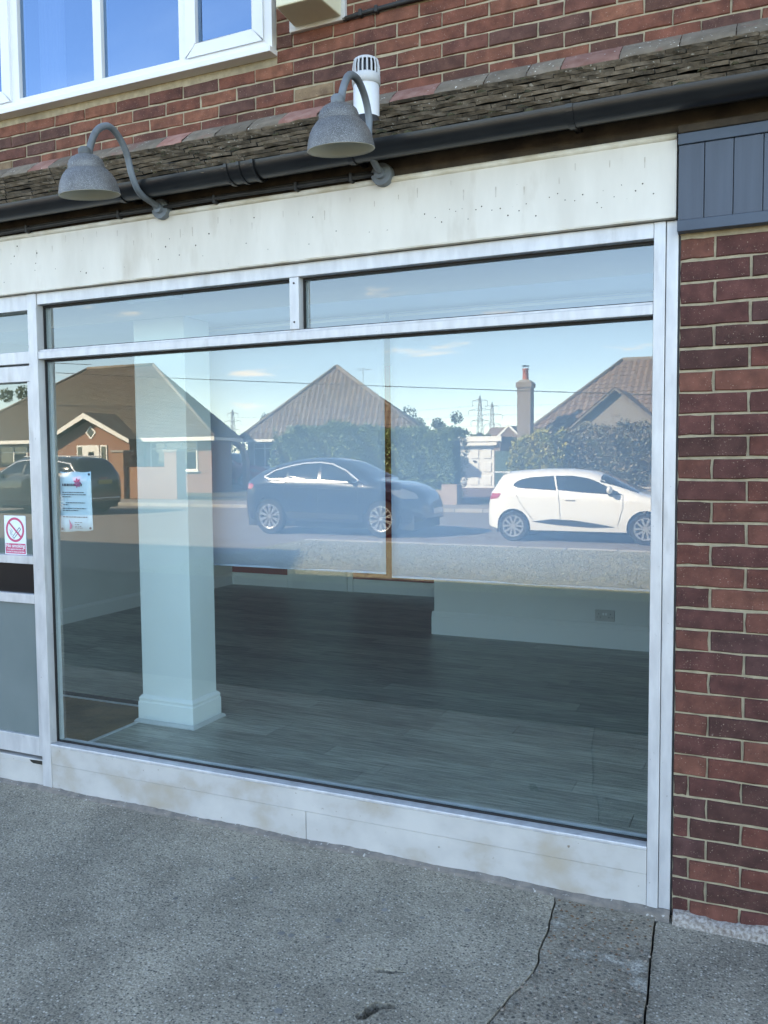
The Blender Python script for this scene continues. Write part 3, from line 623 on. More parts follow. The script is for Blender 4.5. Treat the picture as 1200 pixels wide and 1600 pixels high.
# gutter: half round run, unions and brackets
gt = thing('gutter', 'black half round rain gutter running below the mossy tiles', 'gutter', (-1.5, -.13, 2.74))
def half_round(x0, x1, r, cy, cz, t=.003):
    n_ = 16; b = MB(); V = []
    for x in (x0, x1):
        for rr in (r, r-t):
            for k in range(n_+1): a = math.pi + math.pi*k/n_; V.append((x, cy+rr*math.cos(a), cz+rr*math.sin(a)))
    m_ = n_+1; F = []
    for k in range(n_): F += [(k, k+1, 2*m_+k+1, 2*m_+k), (m_+k, 3*m_+k, 3*m_+k+1, m_+k+1), (k, m_+k, m_+k+1, k+1), (2*m_+k, 2*m_+k+1, 3*m_+k+1, 3*m_+k)]
    F += [(0, 2*m_, 3*m_, m_), (n_, m_+n_, 3*m_+n_, 2*m_+n_)]
    return b.add(V, F)
GY, GZ, GR = -.125, 2.842, .058
g1 = half_round(-9, -1.985, GR, GY, GZ).build('gutter_length', M['gut'], gt, True); smooth_angle(g1, 40)
g2 = half_round(-1.98, 3.2, GR, GY, GZ).build('gutter_length', M['gut'], gt, True); smooth_angle(g2, 40)
un = half_round(-2.04, -1.92, GR+.006, GY, GZ, .006).build('union', M['gut'], gt, True); smooth_angle(un, 40)
for x in (-2.045,-1.985,-1.92): half_round(x-.007, x+.007, GR+.011, GY, GZ, .006).build('clip_band', M['gut'], un)
for x in (-3.6,-2.62,-1.50,-.66,.2):
    o = half_round(x-.011, x+.011, GR+.005, GY, GZ, .005).box(x-.011, x+.011, GY+GR-.002, -.014, 2.80, 2.85).build('bracket', M['gut'], gt)
# cable clipped along the top of the sign board
cb = thing('lighting_cable', 'thin black cable clipped along the top edge of the white fascia board', 'cable', (-2.5, -.03, 2.76))
MB().tube([(-4.7,-.042,2.760),(-3.6,-.042,2.757),(-3.0,-.044,2.762),(-2.55,-.042,2.760),(-2.1,-.045,2.764),(-1.8,-.042,2.760),(-1.45,-.042,2.760)], .009, 8).build('cable', M['cable'], cb, True)
MB().tube([(-4.7,-.030,2.777),(-3.4,-.032,2.774),(-2.6,-.03,2.777),(-1.45,-.030,2.775)], .007, 8).build('cable', M['cable'], cb, True)
for x in (-3.9,-3.28,-2.72,-2.2,-1.80,-1.55): MB().box(x-.007, x+.007, -.056, -.015, 2.742, 2.778, bev=.003).build('clip', M['cable'], cb)

# ---------------------------------------------------------------- swan neck lamps
def lamp(label, X, arm, sy, sz, r):
    t = thing('swan_neck_lamp', label, 'wall lamp', (X, -.02, 2.757), 'swan neck lamps over the shopfront')
    ct = Vector((X, sy, 0))
    # smooth arm by Catmull-Rom
    P = [Vector((X, y, z)) for y, z in arm]; P = [P[0]*2-P[1]] + P + [P[-1]*2-P[-2]]; path = []
    for i in range(1, len(P)-2):
        for k in range(6):
            u = k/6; a, b, c_, d = P[i-1:i+3]
            path.append(.5*((2*b)+(c_-a)*u+(2*a-5*b+4*c_-d)*u*u+(-a+3*b-3*c_+d)*u**3))
    path.append(P[-2])
    MB().tube(path, .0135, 12).build('arm', M['armm'], t, True)
    bp = MB().lathe([(.0,-.045),(.020,-.045),(.022,-.03),(.042,-.028),(.044,-.006),(.044,.012)], (X, -.02, 2.757), 24, 'y').build('base_plate', M['armm'], t, True); smooth_angle(bp, 40)
    T = Matrix.Rotation(R(8), 3, 'X')
    tip = Vector((X, sy, sz))
    h = r*1.28
    prof = [(.017,h*1.08),(.020,h*1.0),(r*.30,h*.985),(r*.44,h*.93),(r*.54,h*.85),(r*.585,h*.76),(r*.595,h*.67),(r*.60,h*.645),(r*.68,h*.60),(r*.79,h*.50),(r*.885,h*.37),(r*.95,h*.22),(r*.988,h*.08),(r*1.0,0)]
    sh = MB().lathe(prof, tip, 40, tilt=T).build('shade', M['lampg'], t, True)
    MB().lathe([(r*1.0,0),(r*.985,-.002),(r*.955,.06*h),(r*.84,h*.29),(r*.70,h*.48),(r*.56,h*.62),(r*.3,h*.9),(0,h*.92)], tip, 40, tilt=T).build('shade_lining', M['lampin'], sh, True)
    MB().lathe([(.024,h*1.0),(.024,h*1.13),(.0145,h*1.19)], tip, 20, tilt=T).build('collar', M['armm'], sh, True)
    MB().lathe([(r*.598,h*.67),(r*.618,h*.655),(r*.61,h*.635)], tip, 40, tilt=T).build('ridge_band', M['lampg'], sh, True)
    bl = MB().lathe([(.018,h*.9),(.018,h*.62),(.03,h*.5),(.032,h*.38),(.02,h*.25),(0,h*.2)], tip, 20, tilt=T).build('bulb', M['upvc'], t, True)
    return t
lamp('speckled grey swan neck lamp in front of the white vent pipe', -1.42, [(-.02,2.760),(-.078,2.768),(-.135,2.805),(-.155,2.87),(-.152,2.93),(-.185,2.995),(-.245,3.035),(-.315,3.025),(-.362,2.965),(-.38,2.915)], -.385, 2.742, .120)
lamp('speckled grey swan neck lamp nearest the upstairs window', -2.49, [(-.02,2.762),(-.086,2.769),(-.175,2.790),(-.222,2.85),(-.252,2.93),(-.30,2.985),(-.36,3.005),(-.425,2.965),(-.462,2.895),(-.470,2.86)], -.473, 2.702, .118)
# ================================================================ shopfront
FB = thing('fascia_board', 'long blank off-white sign board above the shop window, pitted with screw holes', 'sign board', (-2.5, -.02, 2.47))
bevel(MB().box(-4.75, -.328, -.020, .0, 2.474, 2.735).build('board', M['board'], FB), .002)
MB().tube([(-4.75,-.019,2.738),(-.329,-.019,2.738)], .0115, 10).build('top_bead', M['beadm'], FB, True)
bevel(MB().box(-4.75, -.328, -.028, .0, 2.466, 2.4735).build('bottom_lip', M['beadm'], FB), .002)
random.seed(17)
hm = MB(); dm = MB()
def hole_at(x, z, r):
    V = [(x + r*math.cos(a)*random.uniform(.8,1.2), -.0208, z + r*math.sin(a)*random.uniform(.8,1.2)) for a in [k*math.tau/7 for k in range(7)]]
    hm.add(V, [tuple(range(7))])
for i in range(26): hole_at(-1.25 + i*.034 + random.uniform(-.01,.01), 2.562 + .012*math.sin(i*.9) + random.choice((0,.028,-.022)), random.uniform(.0018,.0030))
for i in range(14): hole_at(random.uniform(-3.9,-1.4), random.uniform(2.52,2.70), random.uniform(.002,.0042))
for i in range(16): hole_at(-3.75 + i*.15 + random.uniform(-.05,.05), 2.52 + random.uniform(0,.05), random.uniform(.0016,.003))
hm.build('screw_holes', M['hole'], FB)['kind'] = 'stuff'
for i in range(34):
    x = -3.9 + i*.105 + random.uniform(-.03,.03); z = random.choice((2.66,2.675,2.70)) + random.uniform(-.02,.02); l = random.uniform(.012,.04); w = random.uniform(.0012,.0028)
    dm.add([(x-w,-.0206,z),(x+w,-.0206,z),(x+w*.5,-.0206,z-l),(x-w*.5,-.0206,z-l)], [(0,3,2,1)])
dm.build('run_marks', M['drip'], FB)['kind'] = 'stuff'

NB = thing('boarded_panel', 'slate blue panel of upright boards above the brick pier', 'timber panel', (.4, -.03, 2.42))
MB().box(-.322, 1.6, -.012, .006, 2.42, 2.765).build('backing', M['black'], NB)
random.seed(2)
x = -.322
for k in range(14):
    w = .0835 if k == 0 else .0905
    bevel(MB().box(x+.0012, x+w-.0012, -.034, -.012, 2.452, 2.700).build('board', M['navy'], NB), .002); x += w
bevel(MB().box(-.323, 1.6, -.041, .002, 2.414, 2.451).build('bottom_rail', M['navyd'], NB), .002)
bevel(MB().box(-.323, 1.6, -.041, .002, 2.701, 2.737).build('top_rail', M['navyd'], NB), .002)
bevel(MB().box(-.323, 1.6, -.046, .002, 2.738, 2.764).build('lead_flashing', M['soff'], NB), .004)

LWN = thing('added_daylight_window', 'unseen shop window added beyond the shop door to let in daylight', 'shop window', (-5.1, .03, 0))  # out of view, added to bring more daylight into the shop
bevel(MB().box(-5.755, -4.421, 0, .09, 0, .24).box(-5.755, -4.421, 0, .09, 2.38, 2.464).build('frame', M['alu'], LWN), .002)
SW = thing('shop_window', 'large aluminium framed shop window with two lights above the transom', 'shop window', (-1.85, .03, 0))
def bar(name, x0, x1, z0, z1, y0=0, y1=.09, m='alu', bv=.0022): return bevel(MB().box(x0, x1, y0, y1, z0, z1).build(name, M[m], SW), bv)
bar('jamb', -.4025, -.3635, 0, 2.464, -.002)
bar('jamb', -.3615, -.3215, -.004, 2.464, .004)
bar('head', -3.279, -.4035, 2.410, 2.464)
bar('mullion', -3.337, -3.280, -.002, 2.464, -.006)
bar('transom', -3.279, -.4035, 2.1485, 2.184, -.003)
bar('transom_ledge', -3.279, -.4035, 2.1845, 2.194, .006)
bar('post', -1.866, -1.822, 2.1945, 2.4095, 0)
for z in (2.225, 2.385): MB().lathe([(0,-.003),(.0035,-.003),(.004,0)], (-1.844,0,z), 10, 'y').build('screw', M['hole'], SW)
GYP = .05
pane(SW, -3.279, -.4035, .2435, 2.148, GYP); pane(SW, -3.279, -1.867, 2.1945, 2.4095, GYP); pane(SW, -1.821, -.4035, 2.1945, 2.4095, GYP)
def gasket(x0, x1, z0, z1):
    b = MB(); t = .007
    b.box(x0,x1,GYP-.012,GYP-.001,z0,z0+t).box(x0,x1,GYP-.012,GYP-.001,z1-t*1.4,z1).box(x0,x0+t,GYP-.012,GYP-.001,z0+t,z1-t*1.4).box(x1-t*.6,x1,GYP-.012,GYP-.001,z0+t,z1-t*1.4)
    b.build('glazing_gasket', M['gasket'], SW)
gasket(-3.279,-.4035,.2435,2.148); gasket(-3.279,-1.867,2.1945,2.4095); gasket(-1.821,-.4035,2.1945,2.4095)
bar('sill_nosing', -3.279, -.4035, .228, .243, -.008, .10, bv=.004)
for (a, c) in ((-3.279,-1.8235),(-1.8205,-.4035)):
    bevel(MB().box(a, c, -.001, .05, .0, .137).build('apron_panel', M['apron'], SW), .0015)
bevel(MB().box(-3.279, -.4035, -.004, .05, .1385, .2275).build('apron_panel', M['apron'], SW), .002)
random.seed(4)
xs = [-4.3 + 3.98*i/170 for i in range(171)]; V = []
for x in xs:
    d = .022 + .004*math.sin(x*6) + random.uniform(-.002,.002); h = .018 + .003*math.sin(x*11) + random.uniform(-.002,.002)
    V += [(x, -d-.012, -.02), (x, -d, h*.5), (x, -.004, h), (x, .03, h)]
kind(MB().add(V, [(4*i+k, 4*i+k+4, 4*i+k+5, 4*i+k+1) for i in range(170) for k in range(3)]).build('sill_bed_mortar', M['bedm']), 'structure')
# open black seam between jamb and brick
MB().box(-.3212, -.3145, .006, .05, 0, 2.41).build('jamb_seam', M['gasket'], SW)

pane(LWN, -5.755, -4.421, .241, 2.379, GYP)
# ---------------------------------------------------------------- door
DR = thing('shop_door', 'aluminium shop door with letter slot and obscured lower panel at the left edge', 'door', (-3.8, .02, 0))
def dbar(name, x0, x1, z0, z1, y0=.006, y1=.055, m='alu'): return bevel(MB().box(x0, x1, y0, y1, z0, z1).build(name, M[m], DR), .002)
dbar('overhead_frame', -4.30, -3.338, 2.388, 2.464, .0); dbar('overhead_frame', -4.30, -3.338, 2.131, 2.190, .0)
pane(DR, -4.30, -3.338, 2.1905, 2.3875, .045)
dbar('top_rail', -4.26, -3.341, 2.045, 2.122); dbar('stile', -3.366, -3.341, .165, 2.044); dbar('stile', -4.26, -4.20, .165, 2.044)
pane(DR, -4.199, -3.367, 1.1805, 2.044, .046)
dbar('mid_rail', -4.199, -3.367, 1.140, 1.180); dbar('mid_rail', -4.199, -3.367, .940, .988); 
dbar('letter_plate', -4.199, -3.367, .9885, 1.1395, .03, .05, 'black')
dbar('lower_panel', -4.199, -3.367, .262, .9395, .022, .05, 'frost')
dbar('bottom_rail', -4.199, -3.367, .165, .2615)
dbar('frame_post', -4.42, -4.301, 0, 2.464, 0)
bevel(MB().box(-4.30, -3.338, -.004, .12, .125, .150).build('threshold', M['apron'], DR), .003)
bevel(MB().box(-4.30, -3.338, .002, .12, .0, .124).build('step_riser', M['apron'], DR), .003)
MB().add([(-3.425,-.0052,.143),(-3.339,-.0052,.147),(-3.339,-.0052,.127),(-3.36,-.0052,.127),(-3.40,-.0052,.127),(-3.415,-.0052,.133)], [(0,5,4,3,2,1)]).build('soot_stain', M['dirt'], DR)['label'] = 'dark stain on the step beside the mullion'

# ---------------------------------------------------------------- notice and sticker
NT = thing('paper_notice', 'laminated paper notice fixed inside the shop window by the mullion', 'notice', (-3.13, .062, 1.31))
V = []
for j in range(7):
    for i in range(7):
        u, v = i/6, j/6; V.append((-3.235+.207*u, .066 + .004*math.sin(u*3+v*2), 1.300+.012*u*(1-v)*1.0 + .298*v + (.004 if (i+j) % 3 == 0 and j in (0,6) else 0)))
sheet_ = MB().add(V, [(j*7+i, j*7+i+1, (j+1)*7+i+1, (j+1)*7+i) for j in range(6) for i in range(6)] ).build('sheet', M['paper'], NT, True)
sd_ = sheet_.modifiers.new('thickness', 'SOLIDIFY'); sd_.thickness = .0006; sd_.offset = 1
random.seed(9)
def words(z, x0, x1, h, m, y=.0605):
    b = MB(); x = x0
    while x < x1:
        w = random.uniform(.006,.020); b.add([(x,y,z),(min(x+w,x1),y,z),(min(x+w,x1),y,z+h),(x,y,z+h)], [(0,1,2,3)]); x += w + .0035
    return b.build('print_line', M[m], NT)
for z, a, c in ((1.497,0,.14),(1.486,0,.15),(1.475,0,.055),(1.446,.02,.14),(1.436,0,.035),(1.418,0,.145),(1.408,0,.10),(1.376,0,.155)): words(z, -3.213+a, -3.213+c, .0042, 'ink')
words(1.530, -3.212, -3.085, .012, 'ink')
fl = MB()
for k in range(7):
    a = k*math.tau/7; fl.add([(-3.115,.0603,1.545),(-3.115+.017*math.cos(a-.35),.0603,1.545+.017*math.sin(a-.35)),(-3.115+.026*math.cos(a),.0603,1.545+.026*math.sin(a)),(-3.115+.017*math.cos(a+.35),.0603,1.545+.017*math.sin(a+.35))], [(0,1,2,3)])
fl.build('flower_motif', M['inkpink'], NT)
MB().add([(-3.175,.0603,1.368),(-3.166,.0603,1.352),(-3.156,.0603,1.338),(-3.160,.0603,1.322),(-3.174,.0603,1.314),(-3.171,.0603,1.335)], [(0,5,4,3,2,1)]).build('figure_motif', M['inkpink'], NT)
for z in (1.350,1.340,1.331,1.323): words(z, -3.14, -3.14+random.uniform(.03,.055), .003, 'ink')
for x, z in ((-3.226,1.590),(-3.040,1.588),(-3.222,1.318),(-3.040,1.325)): MB().lathe([(0,-.0015),(.006,-.001),(.0065,.001)], (x,.0605,z), 12, 'y').build('sucker', M['ink'], NT)

NS = thing('no_smoking_sign', 'no smoking sticker with a red ring on the shop door glass', 'sign', (-3.523, .044, 1.18))
bevel(MB().box(-3.597, -3.449, .0440, .0455, 1.176, 1.378).build('plate', M['signw'], NS), .0004)
def arc_ring(cx, cz, r0, r1, y, sx=1):
    b = MB(); n_ = 48; V = []
    for k in range(n_): a = k*math.tau/n_; V += [(cx+sx*r0*math.cos(a), y, cz+r0*math.sin(a)), (cx+sx*r1*math.cos(a), y, cz+r1*math.sin(a))]
    return b.add(V, [(2*k, 2*((k+1)%n_), 2*((k+1)%n_)+1, 2*k+1) for k in range(n_)])
rg = arc_ring(-3.523, 1.306, .051, .063, .0434)
rg.build('ring', M['signr'], NS)
def strip(b, p, q, w, y):
    d = Vector((q[0]-p[0], q[1]-p[1])).normalized(); n_ = Vector((-d.y, d.x))*w/2
    b.add([(p[0]+n_.x,y,p[1]+n_.y),(p[0]-n_.x,y,p[1]-n_.y),(q[0]-n_.x,y,q[1]-n_.y),(q[0]+n_.x,y,q[1]+n_.y)], [(0,1,2,3)])
b = MB(); strip(b, (-3.562,1.342), (-3.484,1.270), .010, .0430); b.build('slash', M['signr'], NS)
b = MB()
for p, q in (((-3.541,1.270),(-3.493,1.318)),((-3.532,1.261),(-3.484,1.309)),((-3.541,1.270),(-3.532,1.261)),((-3.493,1.318),(-3.484,1.309))): strip(b, p, q, .0035, .0436)
for p, q in (((-3.541,1.278),(-3.549,1.290)),((-3.549,1.290),(-3.541,1.298)),((-3.541,1.298),(-3.553,1.312)),((-3.548,1.276),(-3.558,1.288)),((-3.558,1.288),(-3.552,1.297)),((-3.552,1.297),(-3.562,1.306))): strip(b, p, q, .0022, .0436)
b.build('cigarette', M['ink'], NS)
MB().add([(-3.592,.0434,1.184),(-3.454,.0434,1.184),(-3.454,.0434,1.236),(-3.592,.0434,1.236)], [(0,1,2,3)]).build('caption_panel', M['signr'], NS)
def text(parent, body, size, x, y, z, m, width=None):
    cu = bpy.data.curves.new('caption', 'FONT'); cu.body = body; cu.size = size; cu.align_x = 'CENTER'; cu.offset = size*.02
    o = bpy.data.objects.new('caption', cu); COL.objects.link(o); bpy.context.view_layer.update()
    me = bpy.data.meshes.new_from_object(o.evaluated_get(bpy.context.evaluated_depsgraph_get())); bpy.data.objects.remove(o)
    co = [v.co.x for v in me.vertices]; k = (width/(max(co)-min(co))) if width else 1
    for v in me.vertices: v.co = Vector((v.co.x*k, 0, v.co.y))
    me.materials.clear(); me.materials.append(M[m]); return put(me, 'caption', parent, (x, y, z))
text(NS, 'No smoking', .026, -3.523, .0428, 1.216, 'signw', .128)
text(NS, 'It is against the law to', .012, -3.523, .0428, 1.203, 'signw', .112)
text(NS, 'smoke in these premises', .012, -3.523, .0428, 1.190, 'signw', .124)

# ================================================================ inside the shop
FZ = .20
ft = kind(MB().box(-5.8, -.30, .10, 5.25, .02, FZ-.006).build('shop_floor', M['floorgap']), 'structure')
random.seed(14)
PLK = {}
def plank(x0, x1, y0, y1):
    w = round(x1-x0, 2); k = (w, round(y1-y0, 3))
    if k not in PLK: PLK[k] = MB().box(-w/2+.0012, w/2-.0012, -k[1]/2+.001, k[1]/2-.001, 0, .006).mesh('floor_plank', M['plank'])
    put(PLK[k], 'floor_plank', ft, ((x0+x1)/2, (y0+y1)/2, FZ-.006))
y = .10; r = 0
while y < 5.2:
    x = -5.76 - random.uniform(0,1.2)
    while x < -.34:
        x1 = x + 1.22; a, c = max(x,-5.76), min(x1,-.34)
        if y < .78 and a < -3.21: a = -3.21            # matwell by the door
        if c - a > .05: plank(a, c, y, min(y+.135, 5.2))
        x = x1
    y += .135; r += 1
mw = tag(MB().box(-4.35, -3.22, .13, .79, FZ-.006, FZ+.002).build('entrance_mat', M['mat']), 'brown coir entrance mat inside the door, left of the pillar', 'door mat')
kind(MB().box(-4.4, -3.2, .795, .812, FZ-.004, FZ+.006).box(-3.215, -3.198, .12, .57, FZ-.004, FZ+.006).build('floor_trim', M['alu']), 'structure')
kind(MB().box(-5.85, -5.75, .10, 5.3, 0, 2.8).build('wall_left', M['white']), 'structure')
kind(MB().box(-.345, -.33, .10, 5.3, 0, 2.8).build('wall_right', M['white']), 'structure')
kind(MB().box(-5.75, -2.5, 5.2, 5.3, 0, 2.8).build('wall_back', M['red']), 'structure')
kind(MB().box(-2.55, -.345, 3.43, 5.25, 0, 2.8).build('partition_wall', M['white']), 'structure')
kind(MB().box(-5.75, -.345, .455, 5.2, 2.62, 2.78).build('ceiling', M['white']), 'structure')
kind(MB().box(-5.75, -.345, .10, .155, 2.47, 2.78).build('window_header', M['white']), 'structure')
bmx = kind(MB().box(-5.75, -.345, .59, .93, 2.41, 2.62).box(-3.2, -2.86, .16, .589, 2.50, 2.558).build('ceiling_beam', M['white']), 'structure')
def skirting(name, pts, h=.135, t=.018):
    """pts: run of (x,y) with the room on the left-hand side normal given"""
    b = MB()
    for (x0, y0, x1, y1, nx, ny) in pts:
        P = [(0,0),(t,0),(t,h*.80),(t*.75,h*.84),(t*.75,h*.88),(t*.35,h*.97),(0,h)]
        b.prism([(x0+nx*p, y0+ny*p, FZ+q) for p, q in P], (x1-x0, y1-y0, 0))
    return kind(b.build(name, M['skirt']), 'structure')
skirting('skirting_board', [(-5.75,.6,-5.75,5.2,1,0),(-5.75,5.2,-5.0,5.2,0,-1),(-4.17,5.2,-2.55,5.2,0,-1),(-2.55,3.43,-2.55,5.2,-1,0)], .14)
skirting('skirting_board', [(-2.568,3.43,-.345,3.43,0,-1)], .19, .02)
bd = thing('inner_door', 'pale inner door in the red back wall of the shop', 'door', (-4.59, 5.19, .2))
bevel(MB().box(-4.93, -4.24, 5.165, 5.198, FZ, 2.2).build('leaf', M['white'], bd), .003)
for a in (-4.995, -4.238): bevel(MB().box(a, a+.063, 5.178, 5.1995, FZ, 2.27).build('architrave', M['skirt'], bd), .004)
# pillar
PL = thing('pillar', 'square white pillar with moulded base standing just inside the glass', 'pillar', (-3.02, .76, FZ))
bevel(MB().box(-3.196, -2.860, .592, .815, FZ, 2.409).build('shaft', M['white'], PL), .003)
def ring_prof(b, x0, x1, y0, y1, prof):
    V = []
    for o_, z in prof: V += [(x0-o_,y0-o_,z),(x1+o_,y0-o_,z),(x1+o_,y1+o_,z),(x0-o_,y1+o_,z)]
    b.add(V, [(4*i+k, 4*i+(k+1)%4, 4*i+4+(k+1)%4, 4*i+4+k) for i in range(len(prof)-1) for k in range(4)])
b = MB(); ring_prof(b, -3.196, -2.860, .592, .815, [(.018,FZ+.012),(.018,FZ+.112),(.014,FZ+.118),(.014,FZ+.125),(.016,FZ+.132),(.011,FZ+.142),(.004,FZ+.149),(.0,FZ+.152)])
b.build('plinth', M['skirt'], PL)
b = MB(); ring_prof(b, -3.196, -2.860, .592, .815, [(.036,FZ),(.036,FZ+.006),(.028,FZ+.016),(.021,FZ+.02)]); b.build('scotia_strip', M['greyplate'], PL)
# blinds
def blind(label, x0, x1, z0):
    t = thing('roller_blind', label, 'roller blind', ((x0+x1)/2, .93, z0), 'roller blinds in the window')
    V = []; n_ = 24
    for j in range(9):
        for i in range(n_+1):
            u = i/n_; v = j/8
            V.append((x0+(x1-x0)*u, .948 + .004*math.sin(u*9+v*2)*(1-v) , z0 + (2.395-z0)*v))
    o = MB().add(V, [(j*(n_+1)+i, j*(n_+1)+i+1, (j+1)*(n_+1)+i+1, (j+1)*(n_+1)+i) for j in range(8) for i in range(n_)]).build('fabric', M['blind'], t, True)
    m = o.modifiers.new('thickness', 'SOLIDIFY'); m.thickness = .0012; m.offset = 1
    bevel(MB().box(x0, x1, .944, .9525, z0-.006, z0+.004).build('hem_bar', M['blind'], t), .002)
    MB().tube([(x0-.004,.965,2.385),(x1+.004,.965,2.385)], .02, 12).build('roller', M['upvc'], t, True)
blind('left roller blind beside the pillar, hem slightly higher', -3.02, -1.862, 1.050)
blind('right roller blind hanging in front of the partition wall', -1.828, -.40, 1.034)
# double socket
sk = thing('wall_socket', 'double power socket low on the white partition wall', 'socket', (-1.16, 3.42, .40))
SX, SZ_ = -1.165, .447
bevel(MB().box(SX-.073, SX+.073, 3.418, 3.4295, SZ_-.043, SZ_+.043).build('face_plate', M['greyplate'], sk), .003)
for s in (-1, 1):
    MB().box(SX+s*.010-.006, SX+s*.010+.006, 3.4135, 3.418, SZ_+.004, SZ_+.022, bev=.001).build('switch', M['skirt'], sk)
    for dx_, dz_, w_, h_ in ((0,.012,.004,.007),(-.012,-.012,.006,.004),(.012,-.012,.006,.004)):
        MB().box(SX+s*.044+dx_-w_/2, SX+s*.044+dx_+w_/2, 3.4172, 3.4185, SZ_+dz_-h_/2, SZ_+dz_+h_/2).build('pin_hole', M['black'], sk)
tag(MB().tube([(-3.38,1.10,FZ+.004),(-3.36,1.14,FZ+.012),(-3.35,1.19,FZ+.03),(-3.31,1.24,FZ+.05)], .005, 6).build('cable_end', M['upvc'], None, True), 'short white end of cable curling up from the floor left of the pillar', 'cable')
# ================================================================ across the street (seen in the glass)
def tiles(b, A, B, C, D, roll, course, amp, lift):
    """eave A->B, top D->C; stepped courses with rolls"""
    A, B, C, D = map(Vector, (A, B, C, D)); e = (B-A).normalized(); nrm = (B-A).cross(((D+C)/2-(A+B)/2)).normalized()
    if nrm.z < 0: nrm = -nrm
    sl = ((D+C)/2 - (A+B)/2).length; n = max(3, int(sl/course))
    for r in range(n):
        v0, v1 = r/n, (r+1)/n; vm = (v0+v1)/2
        def rng(v): l = A.lerp(D, v); q = B.lerp(C, v); return l, q
        l0, q0 = rng(v0); l1, q1 = rng(v1); lm, qm = rng(vm)
        ua, ub = (lm-A).dot(e), (qm-A).dot(e)
        if ub - ua < roll*.6: continue
        us = [ua] + [k*roll/4 for k in range(int(ua/(roll/4))+1, int(ub/(roll/4))+1) if ua < k*roll/4 < ub] + [ub]
        p0 = l0 - e*((l0-A).dot(e)); p1 = l1 - e*((l1-A).dot(e)); V = []
        for u in us:
            w = amp*math.cos(u/roll*math.tau) if amp else 0
            V += [p0 + e*u + nrm*(w+lift), p1 + e*u + nrm*(w+.004), p0 + e*u + nrm*(w*.6-.004)]
        b.add(V, [f for i in range(len(us)-1) for f in ((3*i, 3*i+3, 3*i+4, 3*i+1), (3*i+2, 3*i+5, 3*i+3, 3*i))])
def solid_hip(b, x0, x1, y0, y1, ze, rx0, rx1, ry, zr):
    """plain roof body just below the tiles"""
    e = .03
    b.add([(x0,y0,ze-e),(x1,y0,ze-e),(x1,y1,ze-e),(x0,y1,ze-e),(rx0,ry,zr-e),(rx1,ry,zr-e)], [(0,1,5,4),(1,2,5),(2,3,4,5),(3,0,4),(0,3,2,1)])
def house_window(parent, x0, x1, z0, z1, y, cols, top=.3):
    """y: wall face towards the shop (+Y)"""
    t = .07; o = MB(); o.box(x0,x1,y-.06,y+.04,z0,z0+t).box(x0,x1,y-.06,y+.04,z1-t,z1).box(x0,x0+t,y-.06,y+.04,z0+t,z1-t).box(x1-t,x1,y-.06,y+.04,z0+t,z1-t)
    for k in range(1, cols): x = x0+(x1-x0)*k/cols; o.box(x-t/2,x+t/2,y-.06,y+.038,z0+t,z1-t)
    if top: o.box(x0+t,x1-t,y-.06,y+.036,z1-top-.05,z1-top)
    w = o.build('window', M['trim'], parent)
    MB().box(x0+.02,x1-.02,y-.02,y+.01,z0+.02,z1-.02).build('pane', M['glassdk'], w)
    MB().box(x0-.08,x1+.08,y,y+.12,z0-.07,z0-.002).build('sill', M['trim'], w); return w

# ---- left bungalow
HA = thing('bungalow', 'brick bungalow with brown hipped roof and white gabled porch, reflected behind the paper notice', 'house', (-31, -34, 0))
MB().prism([(-41,-30.6,-.1),(-24.3,-30.6,-.1),(-25.1,-33.4,-.1),(-41,-39,-.1)], (0,0,2.76)).build('wall', M['hbrick'], HA)
rb = MB().add([(-42,-30.1,2.65),(-23.75,-30.1,2.65),(-24.6,-33.6,2.65),(-42,-39.5,2.65),(-35.3,-34.4,6.69),(-30.7,-34.4,6.69)], [(0,1,5,4),(1,2,5),(2,3,4,5),(3,0,4),(0,3,2,1)]); ra = rb.build('roof', M['roofa'], HA)
b = MB(); tiles(b, (-23.75,-30.1,2.68),(-42,-30.1,2.68),(-35.3,-34.4,6.72),(-30.7,-34.4,6.72), .165, .105, .004, .022)
tiles(b, (-24.6,-33.6,2.68),(-23.75,-30.1,2.68),(-30.7,-34.4,6.72),(-30.7,-34.4,6.72), .165, .105, .004, .022)
b.build('tile_courses', M['roofa'], ra)['kind'] = 'stuff'
MB().tube([(-35.3,-34.4,6.74),(-30.7,-34.4,6.74)], .10, 8).tube([(-30.7,-34.4,6.74),(-23.75,-30.1,2.70)], .085, 8).tube([(-35.3,-34.4,6.74),(-42,-30.1,2.70)], .085, 8).build('ridge_tiles', M['ridge'], ra, True)
MB().box(-28.35,-23.75,-30.14,-30.04,2.50,2.68).box(-42,-33.2,-30.14,-30.04,2.50,2.68).prism([(-23.7,-30.1,2.5),(-24.55,-33.6,2.5),(-24.65,-33.6,2.5),(-23.8,-30.1,2.5)], (0,0,.16)).build('eaves_gutter', M['trim'], HA)
px0, px1, pa, py_ = -33.15, -28.35, -30.75, -29.6
MB().prism([(px0,py_,-.1),(px1,py_,-.1),(px1,py_,2.6),(pa,py_,3.62),(px0,py_,2.6)], (0,-1.4,0)).build('porch_wall', M['hbrick'], HA)
b = MB()
for s, xe in ((-1,px0-.35),(1,px1+.35)): b.prism([(xe,py_+.42,2.52),(pa,py_+.42,3.86),(pa,py_+.42,3.96),(xe,py_+.42,2.62)], (0,-4.6,0))
b.build('porch_roof', M['roofa'], HA)
b = MB()
for s, xe in ((-1,px0-.36),(1,px1+.36)): b.prism([(xe,py_+.47,2.42),(pa,py_+.47,3.66),(pa,py_+.47,3.92),(xe,py_+.47,2.60)], (0,-.05,0))
b.build('barge_board', M['trim'], HA)
dw = MB(); cxd, czd, rr = -30.72, 2.98, .34
